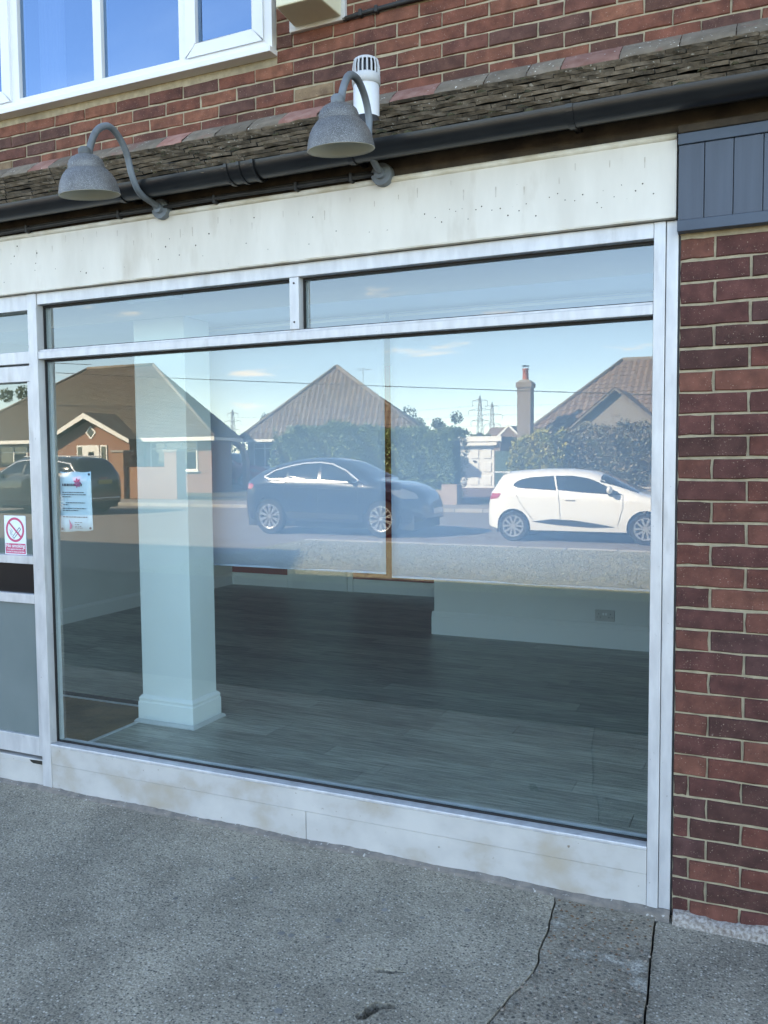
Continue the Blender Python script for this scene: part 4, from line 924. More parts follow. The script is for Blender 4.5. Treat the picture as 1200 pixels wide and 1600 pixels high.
dw.prism([(cxd-rr,py_+.03,czd),(cxd,py_+.03,czd-rr),(cxd+rr,py_+.03,czd),(cxd,py_+.03,czd+rr)], (0,-.05,0)); d_ = dw.build('window', M['trim'], HA)
rr = .23; MB().prism([(cxd-rr,py_+.04,czd),(cxd,py_+.04,czd-rr),(cxd+rr,py_+.04,czd),(cxd,py_+.04,czd+rr)], (0,-.05,0)).build('pane', M['glassdk'], d_)
dd = MB().box(-31.2,-30.2,py_-.02,py_+.05,.1,2.36).build('door', M['trim'], HA)
for k in range(2): MB().box(-30.88,-30.52,py_+.05,py_+.06,1.35+k*.42,1.62+k*.42).build('pane', M['glassdk'], dd)
for a in (-31.62,-30.12): w_ = MB().box(a,a+.42,py_-.02,py_+.05,1.0,2.36).build('window', M['trim'], HA); MB().box(a+.07,a+.35,py_+.04,py_+.058,1.08,2.28).build('pane', M['glassdk'], w_)
house_window(HA, -27.9,-25.1,1.1,2.48,-30.6,3)
MB().box(-28.25,-28.17,-30.6,-30.5,0,2.5).build('downpipe', M['black'], HA); house_window(HA,-39,-36,1.1,2.4,-30.6,3)
# ---- neighbouring roof left of it
HD = thing('bungalow', 'dark roofed house at the far left, reflected in the door glass', 'house', (-48, -36, 0))
MB().box(-54,-43.6,-40,-31.5,-.1,2.7).build('wall', M['hbrick'], HD)
rb = MB(); solid_hip(rb,-54.5,-43.2,-31,-40.5,2.7,-50,-48,-35.6,6.6); r_ = rb.build('roof', M['roofa'], HD)
b = MB(); tiles(b,(-43.2,-31,2.7),(-54.5,-31,2.7),(-50,-35.6,6.6),(-48,-35.6,6.6),.165,.105,.004,.022); b.build('tile_courses', M['roofa'], r_)['kind'] = 'stuff'
MB().box(-54.5,-43.2,-31.05,-30.95,2.5,2.7).build('eaves_gutter', M['trim'], HD)
house_window(HD,-50,-47.5,1.1,2.4,-31.5,3)
# ---- brick garden wall
GW = thing('garden_wall', 'brick garden wall with taller piers in front of the left bungalow', 'wall', (-30, -25.1, 0))
MB().box(-46,-22.1,-25.2,-24.98,-.05,1.34).build('wall', M['hbrick2'], GW)
for x in (-42.5,-38.2,-34.6,-32.4,-29.4,-24.85,-22.15):
    p = MB().box(x-.3,x+.3,-25.38,-24.8,-.05,1.95).build('pier', M['hbrick2'], GW); MB().box(x-.34,x+.34,-25.42,-24.76,1.952,2.03).build('cap', M['kerb'], p)
# ---- arch with voussoirs between the bungalows
AW = thing('brick_arch', 'brick garden archway beside the middle bungalow, reflected right of the pillar', 'arch', (-25.7, -33.9, 0))
acx, acz, ar = -25.65, 1.50, .92
for k in range(22):
    a0, a1 = math.pi*k/22, math.pi*(k+1)/22; P = [(acx+q*math.cos(a), -33.8, acz+q*math.sin(a)) for q, a in ((ar,a0),(ar+.22,a0),(ar+.22,a1-.012),(ar,a1-.012))]
    MB().prism(P, (0,-.32,0)).build('brick', M['hbrick2'], AW)
MB().box(acx-ar-.24,acx-ar,-34.12,-33.8,0,1.5).box(acx+ar,acx+ar+.24,-34.12,-33.8,0,1.5).build('jamb', M['hbrick2'], AW)
# ---- middle bungalow
HB = thing('bungalow', 'bungalow with steep rolled tile roof rising to a point, reflected behind the dark coupe', 'house', (-21, -38, 0))
MB().box(-26.1,-16.2,-40.2,-36.4,-.1,2.62).build('wall', M['render'], HB)
E0, E1, AP = (-15.4,-36.0,2.66), (-26.5,-36.0,2.66), (-21.25,-37.6,6.48)
rb = MB().add([(-26.5,-36,2.63),(-15.4,-36,2.63),(-16.4,-40.6,2.63),(-26.5,-40.6,2.63),(-21.25,-37.6,6.45)], [(0,1,4),(1,2,4),(2,3,4),(3,0,4),(0,3,2,1)]); r_ = rb.build('roof', M['roofb'], HB)
b = MB(); tiles(b, E0, E1, AP, AP, .30, .33, .028, .035); b.build('tile_courses', M['roofb'], r_)['kind'] = 'stuff'
MB().tube([(-26.5,-36,2.70),AP],.10,8).tube([(-15.4,-36,2.70),AP],.10,8).build('ridge_tiles', M['ridge'], r_, True)
MB().box(-26.5,-15.4,-36.03,-35.93,2.52,2.66).box(-26.12,-26.02,-36.0,-35.9,0,2.5).build('eaves_gutter', M['trim'], HB)
house_window(HB,-25.7,-24.3,1.15,2.5,-36.4,2); house_window(HB,-20,-17.5,1.1,2.4,-36.4,3)
MB().tube([(-19.9,-38,5.4),(-19.9,-38,6.35)],.015,5).tube([(-20.2,-38,6.2),(-19.4,-38,6.25)],.012,5).tube([(-20.1,-38.2,6.3),(-20.1,-37.8,6.3)],.012,5).tube([(-19.7,-38.3,6.27),(-19.7,-37.7,6.27)],.012,5).build('aerial', M['steel'], HB)
# ---- garage
GA = thing('garage', 'small flat roofed garage with a white panelled up-and-over door', 'garage', (-13.7, -40, 0))
MB().box(-15.1,-14.87,-43.5,-38.15,0,2.3).box(-12.78,-12.45,-43.5,-38.1,0,2.3).box(-15.1,-12.45,-43.6,-43.4,0,2.3).build('wall', M['chim'], GA)
MB().box(-15.15,-12.38,-43.7,-38.1,2.3,2.64).build('flat_roof', M['roofa'], GA)
MB().box(-15.15,-12.38,-38.1,-38.02,2.40,2.66).box(-14.95,-12.6,-38.02,-37.96,2.20,2.36).build('fascia', M['trim'], GA)
gd = MB().box(-14.86,-12.80,-38.3,-38.22,.05,2.2).build('door', M['gdoor'], GA)
for i in range(3):
    for j in range(3):
        x = -14.70 + i*.66; z = .22 + j*.66; bevel(MB().box(x,x+.44,-38.22,-38.185,z,z+.48).build('panel', M['gdoor'], gd), .02, 1)
MB().box(-13.88,-13.76,-38.2,-38.12,1.38,1.46).build('handle', M['black'], gd)
FN = thing('fence', 'green board fence between the garage and the chimney', 'fence', (-11.8, -37, 0))
for k in range(9): MB().box(-12.4+k*.16,-12.4+k*.16+.15,-37.03,-37.0,.05,1.9).build('fence_board', M['fenceg'], FN)
# ---- right house with chimney
HC = thing('bungalow', 'bungalow with red brown roof and pebbledash gable, reflected above the white hatchback', 'house', (-5, -40, 0))
MB().box(-10.2,4,-45,-35.4,-.1,2.46).build('wall', M['render'], HC)
rb = MB(); solid_hip(rb,-10.7,4.6,-35,-45.4,2.48,-6.9,1,-40,6.25); r_ = rb.build('roof', M['roofc'], HC)
b = MB(); tiles(b,(4.6,-35,2.48),(-10.7,-35,2.48),(-6.9,-40,6.25),(1,-40,6.25),.30,.33,.026,.035); tiles(b,(-10.7,-35,2.48),(-10.7,-45.4,2.48),(-6.9,-40,6.25),(-6.9,-40,6.25),.30,.33,.0,.035)
b.build('tile_courses', M['roofc'], r_)['kind'] = 'stuff'
MB().tube([(-6.9,-40,6.27),(1,-40,6.27)],.11,8).tube([(-6.9,-40,6.27),(-10.7,-35,2.5)],.1,8).build('ridge_tiles', M['ridge'], r_, True)
wx0, wx1, wa = -8.7, -3.7, -6.2
MB().prism([(wx0+.3,-34,-.1),(wx1-.3,-34,-.1),(wx1-.3,-34,2.55),(wa,-34,4.42),(wx0+.3,-34,2.55)], (0,-3,0)).build('gable_wall', M['render'], HC)
b = MB()
b.prism([(wx0,-33.8,2.28),(wa,-33.8,4.42),(wa,-33.8,4.50),(wx0,-33.8,2.36)], (0,-5.4,0)).prism([(wx1,-33.8,2.28),(wa,-33.8,4.42),(wa,-33.8,4.50),(wx1,-33.8,2.36)], (0,-5.4,0)); g_ = b.build('gable_roof', M['roofc'], HC)
b = MB(); tiles(b,(wx0,-33.75,2.36),(wx0,-39.2,2.36),(wa,-39.2,4.50),(wa,-33.75,4.50),.3,.33,.0,.035); b.build('tile_courses', M['roofc'], g_)['kind'] = 'stuff'
MB().prism([(wx0,-33.72,2.24),(wa,-33.72,4.38),(wa,-33.72,4.46),(wx0,-33.72,2.34)], (0,-.06,0)).prism([(wx1,-33.72,2.24),(wa,-33.72,4.38),(wa,-33.72,4.46),(wx1,-33.72,2.34)], (0,-.06,0)).build('verge', M['ridge'], HC)
MB().box(-10.7,wx0,-35.02,-34.92,2.36,2.48).build('eaves_gutter', M['trim'], HC)
house_window(HC,-7.4,-5.0,1.1,2.3,-34,3)
MB().box(-6.4,-6.05,-34,-33.98,3.3,3.42).build('air_brick', M['chim'], HC)
ch = MB().box(-10.46,-9.86,-34.6,-34.0,0,4.66).build('chimney', M['chim'], HC)
MB().box(-10.51,-9.81,-34.65,-33.95,4.662,4.90).build('corbel', M['chim'], ch)
MB().prism([(-10.46,-34.6,4.902),(-9.86,-34.6,4.902),(-9.98,-34.6,5.0),(-10.34,-34.6,5.0)], (0,.6,0)).build('flaunching', M['kerb'], ch)
MB().lathe([(.15,4.95),(.135,5.05),(.125,5.42),(.15,5.44),(.15,5.50),(.10,5.51)], (-10.16,-34.3,0), 16).build('pot', M['pot'], ch, True)
MB().lathe([(.17,5.60),(.17,5.63),(0,5.66)], (-10.16,-34.3,0), 12).box(-10.28,-10.26,-34.31,-34.29,5.5,5.61).box(-10.06,-10.04,-34.31,-34.29,5.5,5.61).build('cowl', M['black'], ch)
# ---- low stone wall
LW = thing('low_stone_wall', 'low pale stone block wall ending in a pier by the driveway', 'wall', (-10.2, -24.4, 0))
MB().box(-15.9,-10.3,-24.5,-24.3,0,.52).build('wall', M['stone'], LW); MB().box(-10.3,-9.75,-24.6,-24.1,0,.72).build('pier', M['stone'], LW)
LW2 = thing('low_stone_wall', 'low pink brown wall below the right hedge behind the white hatchback', 'wall', (-3, -24.4, 0)); MB().box(-7.6,8,-24.5,-24.28,0,.62).build('wall', M['stone'], LW2); MB().box(-7.6,8,-24.54,-24.24,.622,.68).build('coping', M['kerb'], LW2)
# ---- far house
HE = thing('bungalow', 'small far house with white gable boards, reflected left of the chimney', 'house', (-18, -60, 0))
MB().box(-20.3,-17.3,-66,-60,0,2.9).prism([(-19.3,-59.9,2.8),(-17.3,-59.9,2.8),(-18.3,-59.9,3.8)], (0,-4,0)).build('wall', M['render'], HE)
MB().prism([(-20.7,-60.2,2.8),(-20.7,-63,3.95),(-20.7,-66,2.8)], (3.6,0,0)).prism([(-19.5,-59.7,2.75),(-18.3,-59.7,3.95),(-17.1,-59.7,2.75)], (0,-4,0)).build('roof', M['roofc'], HE)
MB().prism([(-19.6,-59.65,2.6),(-18.3,-59.65,3.86),(-18.3,-59.65,4.05),(-19.6,-59.65,2.82)], (0,-.05,0)).prism([(-17.0,-59.65,2.6),(-18.3,-59.65,3.86),(-18.3,-59.65,4.05),(-17.0,-59.65,2.82)], (0,-.05,0)).build('barge_board', M['trim'], HE)

# ---- hedges and trees: leaves as many small faces
def leaves(P, size, m, name, parent):
    n = len(P); a = RNG.normal(size=(n,3)); a /= np.linalg.norm(a,axis=1)[:,None]; c = RNG.normal(size=(n,3)); c -= (c*a).sum(1)[:,None]*a; c /= np.linalg.norm(c,axis=1)[:,None]
    s = size*RNG.uniform(.6,1.4,n)[:,None]; V = np.stack([P-a*s, P+c*s*.55, P+a*s, P-c*s*.55],1)
    return put(fast_mesh(name, V.reshape(-1,3), np.arange(4*n).reshape(-1,4), M[m]), name, parent)
def hedge(label, x0, x1, y0, y1, ztop, m, n, size, name='hedge'):
    t = thing(name, label, 'hedge', ((x0+x1)/2,(y0+y1)/2,0))
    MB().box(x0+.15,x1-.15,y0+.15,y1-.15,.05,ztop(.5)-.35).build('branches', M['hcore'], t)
    u = RNG.uniform(0,1,n); x = x0+(x1-x0)*u; f = RNG.uniform(0,1,n); top = np.array([ztop(k) for k in u]) + .10*np.sin(x*4.1)+.07*np.sin(x*9.7+1)+RNG.normal(0,.05,n)
    k = RNG.integers(0,4,n); y = np.where(k < 2, y1, RNG.uniform(y0,y1,n)); z = .05+(top-.05)*f; z = np.where(k == 2, top, z); y = np.where(k == 3, y0, y)
    x = np.where((k == 0)&(RNG.uniform(0,1,n) < .12), np.where(RNG.uniform(0,1,n) < .5, x0, x1), x)
    bul = .14*np.sin(x*3.3+z*2.1)+.1*np.sin(x*7+z*5.3)+.06*np.sin(x*17+z*13)
    P = np.stack([x+RNG.normal(0,.05,n), y+bul*np.where(y > (y0+y1)/2,1,-1)+RNG.normal(0,.05,n), z+RNG.normal(0,.03,n)],1)
    leaves(P, size, m, 'foliage', t); return t
hedge('tall dark green hedge behind the dark coupe', -17.3,-10.15,-26.2,-24.75, lambda u: 2.42+.16*math.sin(u*3.2)+(.18 if .1 < u < .45 else 0), 'leafd', 60000, .048)
hedge('coppery clipped hedge behind the white hatchback', -6.7,4,-26,-24.7, lambda u: 2.35+.5*min(u*3,.4), 'leafp', 52000, .05)
hedge('yellow green conifer hedge at the left end of the coppery hedge', -8.0,-6.3,-25.9,-24.65, lambda u: 2.1+.35*u, 'leafy', 9000, .06)
def tree(label, x, y, h, r, m, n, zc=.62):
    t = thing('tree', label, 'tree', (x,y,0))
    b = MB().tube([(x,y,0),(x+.1,y,h*.35),(x,y,h*.8)], [.22,.15,.05], 8)
    random.seed(int(abs(x)*10))
    for k in range(9):
        a = random.uniform(0,math.tau); z0 = h*random.uniform(.3,.6); b.tube([(x+.05,y,z0),(x+math.cos(a)*r*.4,y+math.sin(a)*r*.4,z0+h*.16),(x+math.cos(a)*r*.8,y+math.sin(a)*r*.8,z0+h*.27)], [.08,.05,.02], 5)
    b.build('trunk', M['twig'], t)
    C = [(x+random.gauss(0,r*.5), y+random.gauss(0,r*.5), h*zc+random.gauss(0,h*.17), r*random.uniform(.22,.48)) for _ in range(22)]
    P = []
    for (cx_,cy_,cz_,cr) in C:
        d = RNG.normal(size=(n//22,3)); d /= np.linalg.norm(d,axis=1)[:,None]; P.append(np.array([cx_,cy_,cz_])+d*cr*RNG.uniform(.5,1.05,n//22)[:,None])
    leaves(np.concatenate(P), .10, m, 'crown', t)
tree('round dark tree above the right end of the tall hedge', -27.6,-66,5.2,1.9,'leaft',6000)
tree('bushy tree behind the garage roof', -16.3,-47,3.4,1.2,'leafd',4000)
tree('smaller bushy tree left of the pylons behind the garage', -18.6,-52,3.6,1.3,'leaft',4000)
tree('low tree between the left and middle bungalow roofs', -33.5,-52,4.2,1.6,'leaft',4000)
tree('loose tree behind the dark roof reflected in the door glass', -46.5,-42,7.0,2.0,'leaft',5000)
random.seed(40)
wood = []
for k in range(70):
    x = -420 + k*9 + random.uniform(-4,4); y = -330 + random.uniform(-50,50); h = random.uniform(5,9); d = RNG.normal(size=(260,3))*np.array([5,3,2.2]); wood.append(np.array([x,y,h*.6])+d)
o = leaves(np.concatenate(wood), .9, 'leaft', 'distant_wood', None); o['kind'] = 'stuff'; o['label'] = 'distant line of trees on the horizon'; o['category'] = 'wood'

# ---- pylons and wires
def pylon(label, x, y, H):
    t = thing('pylon', label, 'pylon', (x,y,0), 'electricity pylons on the horizon'); b = MB(); q = .30
    lv = [(0,4.2),(.25,2.9),(.45,1.9),(.62,1.4),(.80,1.1),(.93,.7),(1,.05)]
    for sx in (-1,1):
        for sy in (-1,1): b.tube([(x+sx*w*H/50,y+sy*w*H/50,H*z) for z, w in lv], q, 4)
    for (z0,w0),(z1,w1) in zip(lv,lv[1:]):
        for s in (-1,1):
            n_ = 2 if z0 < .8 else 1
            for k in range(n_):
                a, c = k/n_, (k+1)/n_; wa_, wc_ = w0+(w1-w0)*a, w0+(w1-w0)*c; za, zc_ = z0+(z1-z0)*a, z0+(z1-z0)*c
                b.tube([(x-s*wa_*H/50,y+w0*H/50,H*za),(x+s*wc_*H/50,y+w0*H/50,H*zc_)], q*.7, 4)
    b.build('lattice', M['steel'], t)
    for z, w in ((.60,7.5),(.77,9.5),(.92,6.3)):
        c = MB()
        for s in (-1,1):
            c.tube([(x,y,H*(z+.035)),(x+s*w*H/50,y,H*z)], q*.8, 4).tube([(x,y,H*z),(x+s*w*H/50,y,H*z)], q*.8, 4).tube([(x+s*w*H/50,y,H*z),(x+s*w*H/50,y,H*(z-.075))], q*.7, 4)
        c.build('cross_arm', M['steel'], t)
pylon('taller of the two pylons left of the chimney', -210,-640,48.5); pylon('shorter pylon just left of the chimney', -232,-742,50)
pylon('taller of the two pylons between the left and middle bungalows', -452,-660,46); pylon('shorter pylon beside the roof edge of the middle bungalow', -490,-780,46)
PW = thing('power_lines', 'sagging power lines strung between the far pylons', 'power lines', (-330,-650,30))
for z, w in ((.60,7.5),(.77,9.5),(.92,6.3)):
    for s in (-1,1):
        for (xa,ya,Ha,xb,yb,Hb) in ((-452,-660,46,-210,-640,48.5),(-210,-640,48.5,60,-615,48)):
            MB().tube([(xa+(xb-xa)*t+s*w*.9, ya+(yb-ya)*t, (Ha+(Hb-Ha)*t)*(z-.075)-9*t*(1-t)) for t in [i/12 for i in range(13)]], .08, 4).build('wire', M['steel'], PW)
SWR = thing('telephone_wire', 'thin overhead telephone wire crossing in front of the roofs', 'overhead wire', (-20,-30,5))
MB().tube([(-52+60*t, -30, 7.7-4.6*t-1.0*t*(1-t)) for t in [i/24 for i in range(25)]], .018, 5).build('wire', M['wire'], SWR)
MB().tube([(-52+22*t, -30+1*t, 8.6-2.4*t-.6*t*(1-t)) for t in [i/16 for i in range(17)]], .016, 5).build('wire', M['wire'], SWR)
# ================================================================ parked vehicles
def make_car(name, label, loc, heading, sc, spec):
    """built with its nose towards +x; heading +1 keeps it, -1 turns it round"""
    t = thing(name, label, spec['cat'], loc)
    TX, TZ_ = zip(*spec['top']); x_r, x_f = TX[0], TX[-1]; Wd = spec['w']/2; L_ = x_f-x_r; xm = (x_f+x_r)/2
    dens_x = np.linspace(x_r, x_f, 400); zt_ = np.interp(dens_x, TX, TZ_); ker = np.hanning(15); ker /= ker.sum(); zt_s = np.convolve(np.pad(zt_, 7, mode='edge'), ker, 'valid')
    BX, BZ = zip(*spec['belt'])
    ztop = lambda x: float(np.interp(x, dens_x, zt_s)); zsh = lambda x: min(float(np.interp(x, BX, BZ)), ztop(x)-.06)
    plan = lambda x: Wd*max(1-abs((x-xm)/(L_/2))**spec.get('pn',7), 0.0)**(1/spec.get('pn',7)*1.6) * (1 - .05*abs((x-xm)/(L_/2))**2)
    def W(x, z):
        zs, zt = zsh(x), ztop(x); p = plan(x)
        low = 1 - .055*max(0, (.55-z)/.35)**2 - .012*math.sin(max(0,min(1,(z-.3)/(zs-.3)))*math.pi)*-1
        if z <= zs: return p*low*.985
        u = min(1, (z-zs)/(zt-zs)); hh = zt-zs
        tap = 1 - spec['tumble']*min(1, hh/.45)*u
        return p*.985*tap*(max(0, 1-u**spec.get('pe',4.5)))**(1/spec.get('pe',4.5))
    wr = spec['wr']; ra_ = wr*1.13
    def zlow(x):
        z = spec['sill'] + .10*max(0, (abs(x-xm)/(L_/2)-.78)/.22)**2
        for wx in spec['wheels']:
            d = abs(x-wx)
            if d < ra_: z = max(z, wr + math.sqrt(ra_*ra_-d*d))
        return z
    xs = set(x_r + L_*(.5-.5*math.cos(math.pi*i/70)) for i in range(71))
    for wx in spec['wheels']:
        for k in range(25): xs.add(wx - ra_*math.cos(math.pi*k/24)*.9999)
        xs.add(wx-ra_-.002); xs.add(wx+ra_+.002)
    xs = sorted(xs); ns = 26; V = []; F = []
    for x in xs:
        zl, zt = zlow(x), ztop(x); row = []
        for j in range(ns+1):
            s = j/ns; s = s if s < .5 else .5+.5*math.sin((s-.5)*math.pi)
            z = zl+(zt-zl)*s; row.append((W(x,z), z))
        V += [(x, y, z) for y, z in row] + [(x, -y, z) for y, z in reversed(row[:-1])]
    m_ = 2*ns+1
    F = [(i*m_+j, i*m_+j+1, (i+1)*m_+j+1, (i+1)*m_+j) for i in range(len(xs)-1) for j in range(m_-1)]
    base = Vector(loc)
    def tr(p): return (base.x + heading*sc*p[0], base.y + heading*sc*p[1], base.z + sc*p[2]*spec.get('zs', 1.0))
    def fin(b, nm, m, parent=t, smooth=True, ang=50):
        b.v = [tr(p) for p in b.v]; o = b.build(nm, M[m], parent, smooth)
        if smooth: smooth_angle(o, ang)
        return o
    fin(MB().add(V, F), 'body', spec['paint'])
    fin(MB().box(x_r+.25, x_f-.25, -Wd*.80, Wd*.80, .17, spec['sill']+.16), 'underside', 'plast', smooth=False)
    sides = (1, -1)
    def overlay(poly, off, m, nm, parent=t, nx=14, nz=8, both=True):
        zs_ = [p[1] for p in poly]; z0, z1 = min(zs_), max(zs_); last = None
        for sd in (sides if both else sides[:1]):
            rows = []
            for j in range(nz+1):
                z = z0+(z1-z0)*(.001+.998*j/nz); hit = []
                for (a, b_) in zip(poly, poly[1:]+poly[:1]):
                    if (a[1]-z)*(b_[1]-z) <= 0 and a[1] != b_[1]: hit.append(a[0]+(b_[0]-a[0])*(z-a[1])/(b_[1]-a[1]))
                xa, xb = min(hit), max(hit); rows.append([(xa+(xb-xa)*i/nx, z) for i in range(nx+1)])
            V = [(x, sd*(W(x,z)+off), z) for r in rows for x, z in r]
            last = fin(MB().add(V, [(j*(nx+1)+i, j*(nx+1)+i+1, (j+1)*(nx+1)+i+1, (j+1)*(nx+1)+i) for j in range(nz) for i in range(nx)]), nm, m, parent)
        return last
    def line(path, w, off, m, nm, parent=t):
        P = []
        for (a, b_) in zip(path, path[1:]):
            n_ = max(2, int(math.hypot(b_[0]-a[0], b_[1]-a[1])/.06)); P += [(a[0]+(b_[0]-a[0])*k/n_, a[1]+(b_[1]-a[1])*k/n_) for k in range(n_)]
        P.append(path[-1])
        for sd in sides:
            V = []
            for i, p in enumerate(P):
                q0, q1 = P[max(i-1,0)], P[min(i+1,len(P)-1)]; d = Vector((q1[0]-q0[0], q1[1]-q0[1])).normalized()
                for s in (1,-1): x, z = p[0]-s*d.y*w/2, p[1]+s*d.x*w/2; V.append((x, sd*(W(x,z)+off), z))
            fin(MB().add(V, [(2*i,2*i+1,2*i+3,2*i+2) for i in range(len(P)-1)]), nm, m, parent)
    for poly in spec['glass']: overlay(poly, .006, 'carglass', 'side_window')
    for path in spec['seams']: line(path, .009, .003, 'plast', 'door_seam')
    for path in spec.get('chrome', []): line(path, .030, .010, 'chrome', 'chrome_trim')
    for poly in spec['tail']: overlay(poly, .010, 'tail', 'tail_lamp', nx=6, nz=5)
    for poly in spec['head']: overlay(poly, .010, 'headl', 'headlight', nx=6, nz=5)
    for poly in spec.get('clad', []): overlay(poly, .008, 'plast', 'sill_cladding')
    # screens across the car
    def screen(xa, xb, frac, nm):
        V = []; nx, ny = 10, 12
        for i in range(nx+1):
            x = xa+(xb-xa)*i/nx
            for j in range(ny+1):
                y = (2*j/ny-1)*plan(x)*frac; lo, hi = zsh(x), ztop(x)
                for _ in range(30):
                    mid = (lo+hi)/2
                    if W(x, mid) > abs(y): lo = mid
                    else: hi = mid
                V.append((x, y, lo+.008))
        fin(MB().add(V, [(i*(ny+1)+j, (i+1)*(ny+1)+j, (i+1)*(ny+1)+j+1, i*(ny+1)+j+1) for i in range(nx) for j in range(ny)]), nm, 'carglass')
    screen(*spec['wind'], .80, 'windscreen'); screen(*spec['rear'], .76, 'rear_window')
    # wheels
    for wx in spec['wheels']:
        for sd in sides:
            yc = sd*(Wd*.955-.10); w2 = .105
            b = MB().lathe([(wr*.62,-w2),(wr*.93,-w2),(wr,-w2*.7),(wr,w2*.7),(wr*.93,w2),(wr*.62,w2)], (wx,yc,wr), 36, 'y'); ty = fin(b, 'wheel', 'tyre', ang=35)
            yo = yc+sd*w2
            fin(MB().lathe([(0,-.02*sd),(wr*.6,-.02*sd),(wr*.6,.0)], (wx,yo-sd*.05,wr), 24, 'y'), 'brake_shadow', 'plast', ty)
            rb_ = MB().lathe([(wr*.60,-.01*sd),(wr*.66,.004*sd),(wr*.70,.004*sd),(wr*.71,-.01*sd)], (wx,yo,wr), 36, 'y'); rb_.lathe([(0,.004*sd),(.055,.002*sd),(.06,-.03*sd)], (wx,yo,wr), 16, 'y')
            ns_ = spec['spokes']
            for k in range(ns_):
                a0 = math.tau*k/ns_+.3
                for da in spec['fork']:
                    a1 = a0+da; a2 = a0+da*.35; sw = spec['sw']
                    p0 = Vector((math.cos(a2)*.045, math.sin(a2)*.045)); p1 = Vector((math.cos(a1)*wr*.64, math.sin(a1)*wr*.64)); d = (p1-p0).normalized(); n_ = Vector((-d.y,d.x))*sw/2
                    P = [(wx+q.x, yo-sd*.012, wr+q.y) for q in (p0+n_, p1+n_*1.2, p1-n_*1.2, p0-n_)]; rb_.prism(P, (0,sd*.016,0))
            fin(rb_, 'rim', 'alloy', ty, ang=30)
    # mirrors and handles
    mxp = spec['mirror']
    for sd in sides:
        y0 = W(mxp[0], mxp[1]); V = []; n1, n2 = 8, 12
        for i in range(n1+1):
            th = math.pi*i/n1
            for j in range(n2): ph = math.tau*j/n2; V.append((mxp[0]+.06*math.cos(th), sd*(y0+.13)+.12*math.sin(th)*math.cos(ph), mxp[1]+.075+.075*math.sin(th)*math.sin(ph)))
        mr_ = fin(MB().add(V, [(i*n2+j, i*n2+(j+1)%n2, (i+1)*n2+(j+1)%n2, (i+1)*n2+j) for i in range(n1) for j in range(n2)]), 'wing_mirror', spec['paint'])
        fin(MB().box(mxp[0]-.04,mxp[0]+.05,min(sd*(y0-.03),sd*(y0+.06)),max(sd*(y0-.03),sd*(y0+.06)),mxp[1]-.03,mxp[1]+.03), 'stalk', 'plast', mr_, False)
        for hx, hz in spec['handles']:
            yy = W(hx,hz); fin(MB().box(hx-.09,hx+.09,min(sd*yy,sd*(yy+.03)),max(sd*yy,sd*(yy+.03)),hz-.014,hz+.014,bev=.006), 'door_handle', spec['paint'], smooth=False)
    # plates
    fin(MB().box(x_r-.012,x_r+.05,-.26,.26,*spec['pl_r']), 'number_plate', 'plate', smooth=False)
    fin(MB().box(x_f-.05,x_f+.012,-.26,.26,*spec['pl_f']), 'number_plate', 'platew', smooth=False)
    for nm, parts in spec.get('extra', {}).items():
        for m_n, bx in parts: fin(MB().box(*bx, bev=.015), nm, m_n, smooth=False)
    return t
hatch = dict(cat='car', w=1.73, wr=.31, sill=.235, wheels=(-1.37,1.22), tumble=.22, paint='carw', pn=7,
  top=[(-2.02,.50),(-1.99,.72),(-1.93,.98),(-1.83,1.10),(-1.72,1.34),(-1.60,1.40),(-1.3,1.435),(-.8,1.462),(-.3,1.46),(.15,1.41),(.45,1.31),(.85,1.11),(1.12,.985),(1.35,.93),(1.75,.82),(1.95,.70),(2.04,.48)],
  belt=[(-2.02,.45),(-1.9,.90),(-1.4,.93),(0,.88),(1.1,.84),(1.6,.70),(2.04,.42)],
  glass=[[(-1.42,1.12),(-1.30,1.23),(-1.02,1.30),(-.58,1.325),(-.50,1.04),(-.95,1.045),(-1.25,1.08)], [(-.54,1.325),(-.20,1.325),(.15,1.27),(.52,1.10),(.80,.955),(-.46,1.03)]],
  seams=[[(-1.28,1.10),(-1.33,.98),(-1.20,.75),(-.95,.44)], [(-.46,1.03),(-.42,.75),(-.40,.42)], [(.80,.96),(.80,.70),(.70,.36)]],
  clad=[[(-.98,.41),(-.55,.47),(-.1,.45),(.35,.39),(.70,.325),(.2,.315),(-.5,.355)]],
  tail=[[(-1.95,.90),(-1.90,1.0),(-1.62,.99),(-1.72,.86),(-1.93,.82)]], head=[[(1.50,.70),(1.62,.80),(1.86,.70),(1.93,.60),(1.7,.60)]],
  wind=(.34,1.06), rear=(-1.82,-1.70), spokes=5, fork=(-.34,.34), sw=.034, mirror=(.56,.98), handles=[(-.22,.86)], pl_r=(.62,.73), pl_f=(.36,.47),
  extra={'spoiler': [('carw', (-1.86,-1.52,-.52,.52,1.375,1.405))]})
